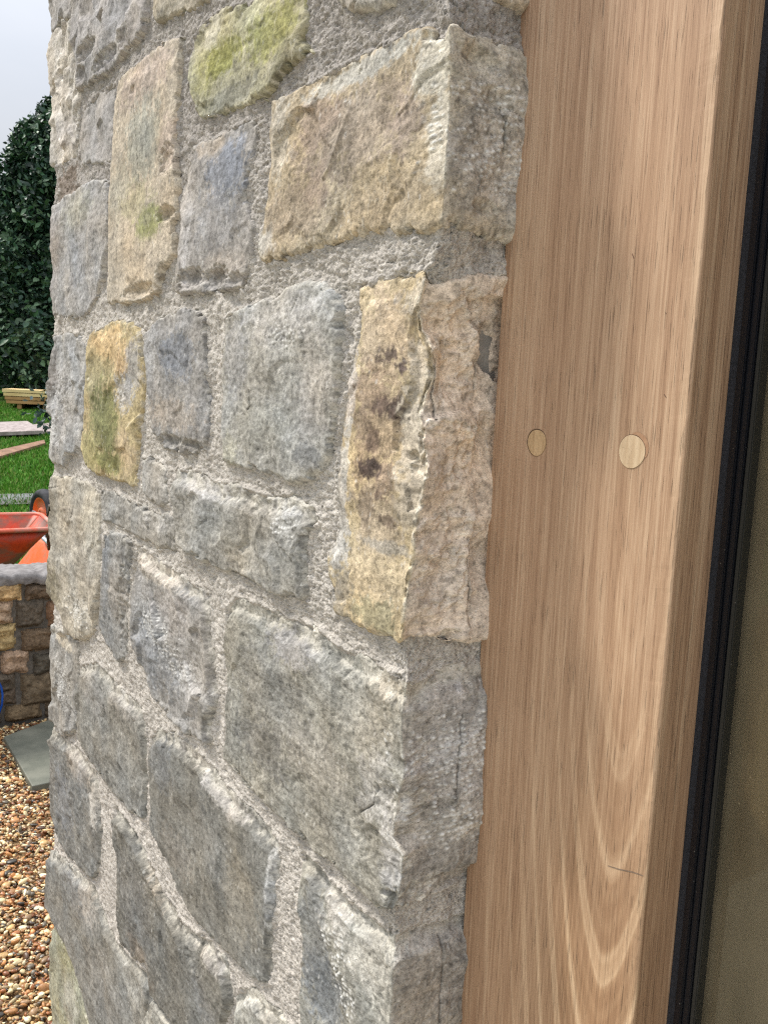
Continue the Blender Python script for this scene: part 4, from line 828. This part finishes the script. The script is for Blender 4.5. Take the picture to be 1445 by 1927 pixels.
def slab(name, pts, z0, th, mat, bevel=.004):
    mb_ = MB(); n_ = len(pts); V = [(p[0], p[1], (p[2] if len(p) > 2 else 0)+z0) for p in pts]+[(p[0], p[1], (p[2] if len(p) > 2 else 0)+z0+th) for p in pts]
    mb_.add(V, [tuple(range(n_)), tuple(range(n_, 2*n_))]+[(i, (i+1) % n_, n_+(i+1) % n_, n_+i) for i in range(n_)])
    c = np.mean([p[:2] for p in pts], 0)
    o = mb_.build(name, mat, bevel=bevel); return o
# worn wet track across the lawn
M_TRACK = flat_mat('muddy_track', (84, 82, 74), (128, 128, 130), 2.2, .35, .01, .5)
tr_ = [ground_pt(x, y) for x, y in ((-160, 936), (60, 930), (100, 936), (260, 944), (260, 962), (100, 958), (60, 950), (-160, 956))]
mb_ = MB(); mb_.add([p+[0, 0, .012] for p in tr_], [(0, 1, 6, 7), (1, 2, 5, 6), (2, 3, 4, 5)]); struct(mb_.build('path', M_TRACK))
# paving slab by the low wall
def onz(x, y, z): r = ray(x, y); t = (z-1.5)/r[2]; return EYE+r*t
M_SLAB = flat_mat('paving_sandstone', (92, 94, 84), (116, 116, 104), 9, .55, .003)
ps = [onz(x, y, .03) for x, y in ((7, 1386), (98, 1352), (190, 1335), (200, 1440), (103, 1470), (61, 1479))]
tag(slab('paving_slab', [(p[0], p[1]) for p in ps], -.012, .042, M_SLAB), 'grey green paving slab lying in the gravel at the foot of the low wall', 'slab')

# ------------------------------------------------------------------ low garden wall
gw = thing('garden_wall', 'low brown coursed stone wall with a pale mortar coping, behind the gravel', 'wall', tuple(world(GWQ, .3, 0)))
def gpt(s, z, dq=0.): return world(GWQ+dq, s, z)
mb_ = MB(); mb_.box(GWQ-.21, GWQ-.012, -3, 2.6, -.05, .63, LW)
M_GM = flat_mat('garden_wall_mortar', (84, 80, 74), (112, 106, 98), 40, .95, .006); mb_.build('mortar', M_GM, gw)
M_GST = stone_mat('garden_wall_stone', .35, .004, .72, 1.2)
def gstone(s0, s1, z0, z1, col, seed):
    aa = np.linspace(s0, s1, 34); zz = np.linspace(z0, z1, 30); a, z = np.meshgrid(aa, zz)
    u = np.minimum(a-s0, s1-a); v = np.minimum(z-z0, z1-z); d = np.minimum(u, v)-.004-.004*fbm(a, z, .03, 2, seed)
    h = .014*sm(d/.02)+.010*fbm(a, z, .06, 3, seed+1)+.005*facets(a, z, .035, seed+2)-.012+.012*sm(d/.006)
    V = world(GWQ+h, a, z); V = V.reshape(-1, 3)
    idx = np.arange(a.size).reshape(a.shape); Fq = np.stack([idx[:-1, :-1].ravel(), idx[:-1, 1:].ravel(), idx[1:, 1:].ravel(), idx[1:, :-1].ravel()], 1)
    c = np.ones((a.size, 3))*desat(lin(col), .25)*1.15*(1+.3*fbm(a, z, .03, 3, seed+3)).reshape(-1, 1)
    return npmesh('stone', V, Fq, M_GST, gw, np.clip(c, .01, .8))
def gs(x, y): return ret(x, y, GWQ)
tr2 = [((-60,1098),(42,1130),(196,158,96)),((48,1100),(112,1128),(112,92,70)),((118,1098),(190,1130),(120,104,80)),
 ((-60,1136),(26,1172),(170,140,108)),((30,1132),(84,1178),(96,84,68)),((88,1132),(190,1172),(134,98,66)),
 ((-60,1182),(32,1224),(176,148,88)),((40,1186),(112,1222),(112,90,64)),((118,1182),(200,1222),(120,100,76)),
 ((-60,1230),(0,1268),(120,98,70)),((2,1228),(56,1266),(168,136,104)),((64,1232),(130,1264),(84,76,62)),
 ((-60,1275),(30,1302),(92,80,64)),((40,1270),(135,1318),(110,92,66)),((-60,1306),(32,1326),(96,80,62)),
 ((-60,1332),(4,1362),(84,74,60)),((8,1328),(80,1358),(116,94,62)),((86,1322),(190,1352),(110,92,68))]
for i, ((xa, ya), (xb, yb), c_) in enumerate(tr2):
    s0, z1 = gs(xa, ya); s1, z0 = gs(xb, yb); z0 = max(z0, .01)
    gstone(s0, s1, z0, z1, c_, 3000+i*7)
rr_ = random.Random(8); z = .012
for rowh in (.09, .10, .10, .09, .11, .09):
    for (sa, sb) in ((-2.2, gs(-66, 1200)[0]), (gs(205, 1200)[0], 2.2)):
        s = sa
        while s < sb-.05:
            w_ = min(rr_.uniform(.12, .24), sb-s); gc_ = rr_.choice([(150, 122, 84), (110, 92, 68), (96, 84, 66), (168, 138, 98)])
            gstone(s, s+w_-.012, z, z+rowh-.012, gc_, rr_.randint(1, 9999)); s += w_
    z += rowh
a_ = np.linspace(-3, 2.6, 700); pr = [(.016, .622), (.022, .630), (.022, .652), (.012, .664), (-.06, .672), (-.15, .674), (-.215, .668), (-.225, .63)]
V = []
for x in a_:
    for k, (dq, zz_) in enumerate(pr):
        xx = np.array(x); V.append(world(GWQ+dq+.012*float(fbm(xx, np.array(dq*3), .06, 3, 77)), x, zz_+.009*float(fbm(xx, np.array(dq*2), .05, 3, 78))))
m = len(pr); Fq = [(i*m+k, i*m+k+1, (i+1)*m+k+1, (i+1)*m+k) for i in range(len(a_)-1) for k in range(m-1)]
npmesh('coping', V, Fq, flat_mat('coping_mortar', (104, 100, 98), (138, 134, 132), 30, .9, .006), gw)

# blue cord hanging against the low wall
P = [onz(x, y, 0)*0+world(GWQ+.03, gs(x, y)[0], gs(x, y)[1]) for x, y in ((-40, 1262), (-20, 1266), (-6, 1276), (1, 1290), (3, 1304), (2, 1322), (-8, 1352))]
mb_ = MB(); mb_.tube(P, .0045, 8); tag(mb_.build('hose', flat_mat('blue_plastic', (14, 60, 140), (24, 84, 170), 30, .4), smooth=True), 'loop of bright blue hose hanging against the low stone wall', 'hose')

# ------------------------------------------------------------------ wheelbarrows
def barrow(label, loc, head, flip, paint, dirt, shade):
    root = thing('wheelbarrow', label, 'wheelbarrow', tuple(loc), 'orange builders wheelbarrows behind the low wall')
    c, s = math.cos(head), math.sin(head)
    def M(p):
        x, y, z = p
        if flip: y, z = -y, .66-z
        return (loc[0]+c*x-s*y, loc[1]+s*x+c*y, loc[2]+z)
    # tray: outer and inner skins, nose steep, tail shallow
    rim = [(-.40, -.33), (.70, -.28), (.70, .28), (-.40, .33)]; bot = [(-.22, -.19), (.40, -.17), (.40, .17), (-.22, .19)]
    def ringp(c4, z, r, n=5):
        out = []
        for i in range(4):
            p = np.array(c4[i]); a = np.array(c4[i-1])-p; b = np.array(c4[(i+1) % 4])-p; a = a/np.linalg.norm(a); b = b/np.linalg.norm(b)
            for k in range(n):
                t = k/(n-1); v = p+a*r*(1-t)**2+b*r*t**2; out.append((v[0], v[1], z))
        return out
    rings = [ringp(rim, .640, .07), ringp(rim, .655, .07)]
    def lerp(t, z, off=0): return ringp([tuple(np.array(rim[i])*(1-t)+np.array(bot[i])*t - np.sign(rim[i])*off) for i in range(4)], z, .07+.02*t)
    outer = [lerp(t, .65-.33*t) for t in (0, .25, .5, .75, .95)]+[lerp(1.06, .318)]
    inner = [lerp(t, .645-.33*t, .004) for t in (0, .25, .5, .75, .95)]+[lerp(1.06, .325, .004)]
    mb_ = MB(); allr = outer[::-1]+inner; n_ = len(outer[0])
    V = [M(p) for r_ in allr for p in r_]; Fs = [(i*n_+k, i*n_+(k+1) % n_, (i+1)*n_+(k+1) % n_, (i+1)*n_+k) for i in range(len(allr)-1) for k in range(n_)]
    Fs += [tuple(range(n_))[::-1], tuple(range((len(allr)-1)*n_, len(allr)*n_))]
    mb_.add(V, Fs); tray = mb_.build('tray', paint, root, smooth=True)
    mb_ = MB(); rp_ = ringp([tuple(np.array(r_)*1.02) for r_ in rim], .652, .07, 7); mb_.tube([M(p) for p in rp_], .013, 8, closed=True); mb_.build('rim', dirt, tray if False else root, smooth=True)
    # frame tubes, legs
    ml = []
    for sg in (-1, 1):
        mb_ = MB(); mb_.tube([M(p) for p in ((-.98, sg*.28, .60), (-.78, sg*.28, .54), (-.40, sg*.25, .36), (.2, sg*.19, .29), (.42, sg*.11, .235), (.76, sg*.075, .20))], .015, 10); mb_.build('frame_tube', M_GALV, root, smooth=True)
        mb_ = MB(); mb_.tube([M(p) for p in ((-1.0, sg*.28, .606), (-.86, sg*.28, .565))], .021, 10); mb_.build('grip', M_RUB, root, smooth=True)
        mb_ = MB(); mb_.tube([M(p) for p in ((-.36, sg*.25, .35), (-.37, sg*.27, .12), (-.34, sg*.27, .02), (-.22, sg*.27, .0), (-.10, sg*.27, .02), (-.05, sg*.27, .12), (-.02, sg*.24, .33))], .014, 10); mb_.build('leg', M_DARKT, root, smooth=True)
    # wheel: tyre, rim, hub
    wc = np.array((.64, 0, .19)); Mw = lambda p: M((wc[0]+p[0], p[1], wc[2]+p[2]))
    mb_ = MB(); mb_.lathe([(.125, -.030), (.150, -.046), (.172, -.042), (.186, -.026), (.191, 0), (.186, .026), (.172, .042), (.150, .046), (.125, .030)], 40, Mw); wh = mb_.build('tyre', M_RUB, root, smooth=True)
    mb_ = MB(); mb_.lathe([(.128, -.034), (.120, -.034), (.112, -.022), (.060, -.010), (.050, -.028), (.022, -.034), (.020, .034), (.050, .028), (.060, .010), (.112, .022), (.120, .034), (.128, .034)], 40, Mw); mb_.build('wheel_rim', paint, root, smooth=True)
    mb_ = MB(); mb_.tube([Mw((0, -.085, 0)), Mw((0, .085, 0))], .012, 12)
    for sg in (-1, 1): mb_.box(-.03, .03, sg*.075-.004, sg*.075+.004, -.03, .022, Mw)
    mb_.build('axle_bracket', M_GALV, root)
    return root
def painted(name, c1, c2, dirtc):
    n = NB(name, .5, .4); f = n.noise(n.coord(), 7, 5, .65, .5); g_ = n.noise(n.coord(), 60, 4, .6)
    col = n.mix(n.ramp(g_, [(.35, 0.), (.65, 1.)]), tuple(lin(c1)), tuple(lin(c2)))
    return n.out(n.mix(n.ramp(f, [(.44, 0.), (.60, .85)]), col, tuple(lin(dirtc))))
M_GALV = flat_mat('galvanised_steel', (150, 156, 164), (196, 202, 208), 40, .4, 0, .5, .4)
M_RUB = flat_mat('black_rubber', (34, 34, 36), (58, 58, 62), 30, .8, .002)
M_DARKT = flat_mat('dirty_steel_tube', (70, 60, 54), (110, 100, 92), 30, .7)
M_ORANGE = painted('clean_orange_paint', (232, 88, 28), (240, 100, 36), (170, 110, 80))
M_ORD = painted('dirty_orange_paint', (214, 70, 30), (188, 58, 28), (124, 96, 80))
M_RIM = painted('dusty_orange_rim', (220, 110, 84), (206, 92, 66), (160, 140, 126))
n1 = EYE+ray(95, 992)*(4.62/ray(95, 992)[1]); h1 = R(30)
l1 = (n1[0]-.68*math.cos(h1)-.27*math.sin(h1), n1[1]-.68*math.sin(h1)+.27*math.cos(h1), n1[2]-.66)
barrow('dirty red orange wheelbarrow standing upright behind the low wall', l1, h1, False, M_ORD, M_RIM, 0)
n2 = EYE+ray(84, 968)*(6.45/ray(84, 968)[1]); h2 = R(90+44)
l2 = (n2[0]-.64*math.cos(h2), n2[1]-.64*math.sin(h2), n2[2]-(.66-.19))
barrow('bright orange wheelbarrow turned upside down with its wheel in the air', l2, h2, True, M_ORANGE, M_ORANGE, 0)

# ------------------------------------------------------------------ boards and timber on the lawn
M_PLY = flat_mat('weathered_board', (128, 116, 112), (168, 156, 152), 6, .8, .002, coord=(3, 1, 1))
M_PLK = flat_mat('brown_plank', (112, 84, 66), (146, 112, 90), 8, .8, .002)
def board(name, pxs, th, mat, label, grp, lift=.02):
    P = [ground_pt(x, y) for x, y in pxs]; return tag(slab(name, [(p[0], p[1], float(gz(p[0], p[1]))) for p in P], lift, th, mat, 0), label, 'board', grp)
board('board', [(-150,811),(52,803),(82,822),(-150,832)], .06, M_PLY, 'pinkish grey board lying nearest on the lawn', 'boards lying on the lawn', .05)
board('board', [(40,806),(150,795),(160,812),(72,818)], .04, M_PLY, 'grey board half hidden behind the pinkish one and the pier', 'boards lying on the lawn', .01)
board('plank', [(-100,884),(-2,852),(84,832),(86,838),(0,864),(-100,898)], .04, M_PLK, 'narrow brown plank lying slantwise on the lawn', 'boards lying on the lawn', .0)
M_TIM = flat_mat('fresh_sawn_timber', (210, 178, 124), (232, 204, 152), 3, .7, .002, coord=(1, 8, 8))
M_TIMD = flat_mat('dark_sawn_timber', (150, 112, 70), (178, 138, 92), 3, .7)
bl_ = ground_pt(24, 768); Y0 = bl_[1]; d_ = Y0
ws = thing('timber_stack', 'stack of pale freshly sawn timber on bearers under the evergreen tree', 'timber', tuple(bl_))
k_ = d_/F
for i in range(4):
    z0 = .12+i*.085; mb_ = MB(); mb_.box(-.10-.03*i, 1.6+.03*i, -.30-.0*i, 1.5, z0, z0+.07, lambda p: (bl_[0]+p[0]+(-.28*p[1]), bl_[1]+p[1], bl_[2]+p[2])); mb_.build('timber_layer', M_TIM if i > 1 else M_TIMD, ws)
for x_ in (.15, .75, 1.35):
    mb_ = MB(); mb_.box(x_, x_+.1, -.25, 1.4, 0, .118, lambda p: (bl_[0]+p[0]+(-.28*p[1]), bl_[1]+p[1], bl_[2]+p[2])); mb_.build('bearer', M_TIMD, ws)

# ------------------------------------------------------------------ evergreen tree, hedge
n = NB('evergreen_leaf', .5, .35); at = n.n('ShaderNodeVertexColor'); at.layer_name = 'Col'; n.out(at.outputs[0]); M_LEAF = n.m
M_BARK = flat_mat('bark', (62, 52, 42), (92, 80, 66), 12, .9, .01)
def leaves(name, pos, nrm, size, mat, parent, cols):
    N_ = len(pos); t = rg.randn(N_, 3); t -= (t*nrm).sum(1)[:, None]*nrm; t /= np.linalg.norm(t, axis=1)[:, None]; b = np.cross(nrm, t)
    L = (size*(1+.3*rg.randn(N_))).clip(size*.4, size*1.8)[:, None]; W_ = L*.24
    v = np.stack([pos-t*L*.5, pos+b*W_-t*L*.1+nrm*L*.06, pos+t*L*.25+b*W_*.7, pos+t*L*.5-nrm*L*.05, pos+t*L*.25-b*W_*.7, pos-b*W_-t*L*.1+nrm*L*.06], 1).reshape(-1, 3)
    Fq = (np.array([[0, 1, 2, 3], [0, 3, 4, 5]])[None]+np.arange(N_)[:, None, None]*6).reshape(-1, 4)
    return npmesh(name, v, Fq, mat, parent, np.repeat(cols, 6, 0), smooth=False)
def leafcols(N_, pal_, amp=.25):
    p_ = np.array([lin(c) for c in pal_]); return np.clip(p_[rg.randint(0, len(p_), N_)]*(1+amp*rg.randn(N_, 1)), .004, .6)
Yt = 25.; tp = EYE+ray(101, 196)*(Yt/ray(101, 196)[1]); bx_ = tp[0]; gzt = float(gz(0, Yt))
tree = thing('evergreen_tree', 'dense dark evergreen tree with glossy leaves and a pointed top, beyond the lawn', 'tree', (bx_, Yt, gzt))
Ht = tp[2]-gzt; pos = []; nr_ = []
# crown: shoots carried on many short branches spread through a cone-like volume
def rad_at(t): return 2.35*(1-t)**.62*(1 if t > .12 else .82+1.5*t)
NB_ = 1900
for i in range(NB_):
    t = 1-(1-rg.rand()**.9); t = .02+.98*rg.rand()**.85
    th0 = rg.rand()*2*math.pi; rr0 = rad_at(t)*(.55+.5*rg.rand()**.5)*(1+.16*math.sin(3*th0+5*t)+.14*math.sin(7*th0-9*t)+.14*math.sin(11*th0+23*t))
    if t > .93: rr0 *= rg.rand()
    c_ = np.array([bx_+rr0*math.cos(th0), Yt+rr0*math.sin(th0), gzt+.25+t*(Ht-.3)])
    k = 34 if t < .9 else 16; sc_ = .20 if t < .9 else .12
    dirn = np.array([math.cos(th0), math.sin(th0), .9]); dirn /= np.linalg.norm(dirn)
    along = rg.rand(k, 1); p_ = c_+dirn*(along-.5)*.55*(1 if t < .9 else .8)+rg.randn(k, 3)*sc_*(1.1-along*.7)
    pos.append(p_); nn_ = rg.randn(k, 3)*.8+np.array([math.cos(th0)*.5, math.sin(th0)*.5, .7]); nr_.append(nn_)
pos = np.concatenate(pos); nr_ = np.concatenate(nr_); nr_ /= np.linalg.norm(nr_, axis=1)[:, None]
leaves('crown', pos, nr_, .17, M_LEAF, tree, leafcols(len(pos), [(44, 70, 54), (56, 86, 62), (40, 62, 50), (74, 100, 70), (96, 118, 90), (34, 54, 42)]))
mb_ = MB(); prt = []
for i in range(9): prt.append((bx_+.05*math.sin(i), Yt+.05*math.cos(i*1.3), gzt+i*Ht/9.2))
for i in range(8): mb_.tube([prt[i], prt[i+1]], .17*(1-i/9.)+.01, 9)
for i in range(26):
    t = .08+.8*i/26; a_ = i*2.4; r_ = rad_at(t)*.8; p0 = (bx_, Yt, gzt+t*Ht*.92); mb_.tube([p0, (bx_+r_*.5*math.cos(a_), Yt+r_*.5*math.sin(a_), p0[2]+.15), (bx_+r_*math.cos(a_), Yt+r_*math.sin(a_), p0[2]+.5)], .035*(1.1-t), 6)
mb_.build('trunk', M_BARK, tree, smooth=True)
# dark undergrowth behind everything
Nh = 42000; hx = rg.uniform(-26, -5, Nh); hy = 29+rg.randn(Nh)*.7; hz = rg.rand(Nh)**.8*2.9*(1+.12*np.sin(hx*1.3))
pos = np.stack([hx, hy, gz(hx, hy)+hz], 1); nn_ = rg.randn(Nh, 3)+[0, -.8, .5]; nn_ /= np.linalg.norm(nn_, axis=1)[:, None]
o = leaves('hedge', pos, nn_, .2, M_LEAF, None, leafcols(Nh, [(44, 46, 30), (60, 54, 36), (36, 44, 28), (72, 62, 44)])); o['kind'] = 'stuff'; tag(o, 'brownish dark undergrowth behind the evergreen tree', 'undergrowth')
# leafy sprig of a small shrub growing close behind the pier
sg = EYE+ray(92, 770)*(10./ray(92, 770)[1]); sb = thing('shrub', 'small grey green leafy shrub peeping out from behind the pier', 'shrub', (sg[0]+.12, 10., float(gz(0, 10))))
hs = sg[2]-float(gz(0, 10)); k = 420; p_ = np.stack([sg[0]+.12+rg.randn(k)*.10, 10+rg.randn(k)*.15, float(gz(0, 10))+hs*(1+.16*rg.randn(k))], 1)
nn_ = rg.randn(k, 3)+[0, -.5, .6]; nn_ /= np.linalg.norm(nn_, axis=1)[:, None]
leaves('foliage', p_, nn_, .07, M_LEAF, sb, leafcols(k, [(80, 96, 96), (54, 74, 62), (40, 60, 50)]))
mb_ = MB()
for i in range(6):
    a_ = i*1.05; mb_.tube([(sg[0]+.16, 10, float(gz(0, 10))), (sg[0]+.14+.08*math.cos(a_), 10+.1*math.sin(a_), float(gz(0, 10))+hs*.95)], .008, 6)
mb_.build('stem', M_BARK, sb)
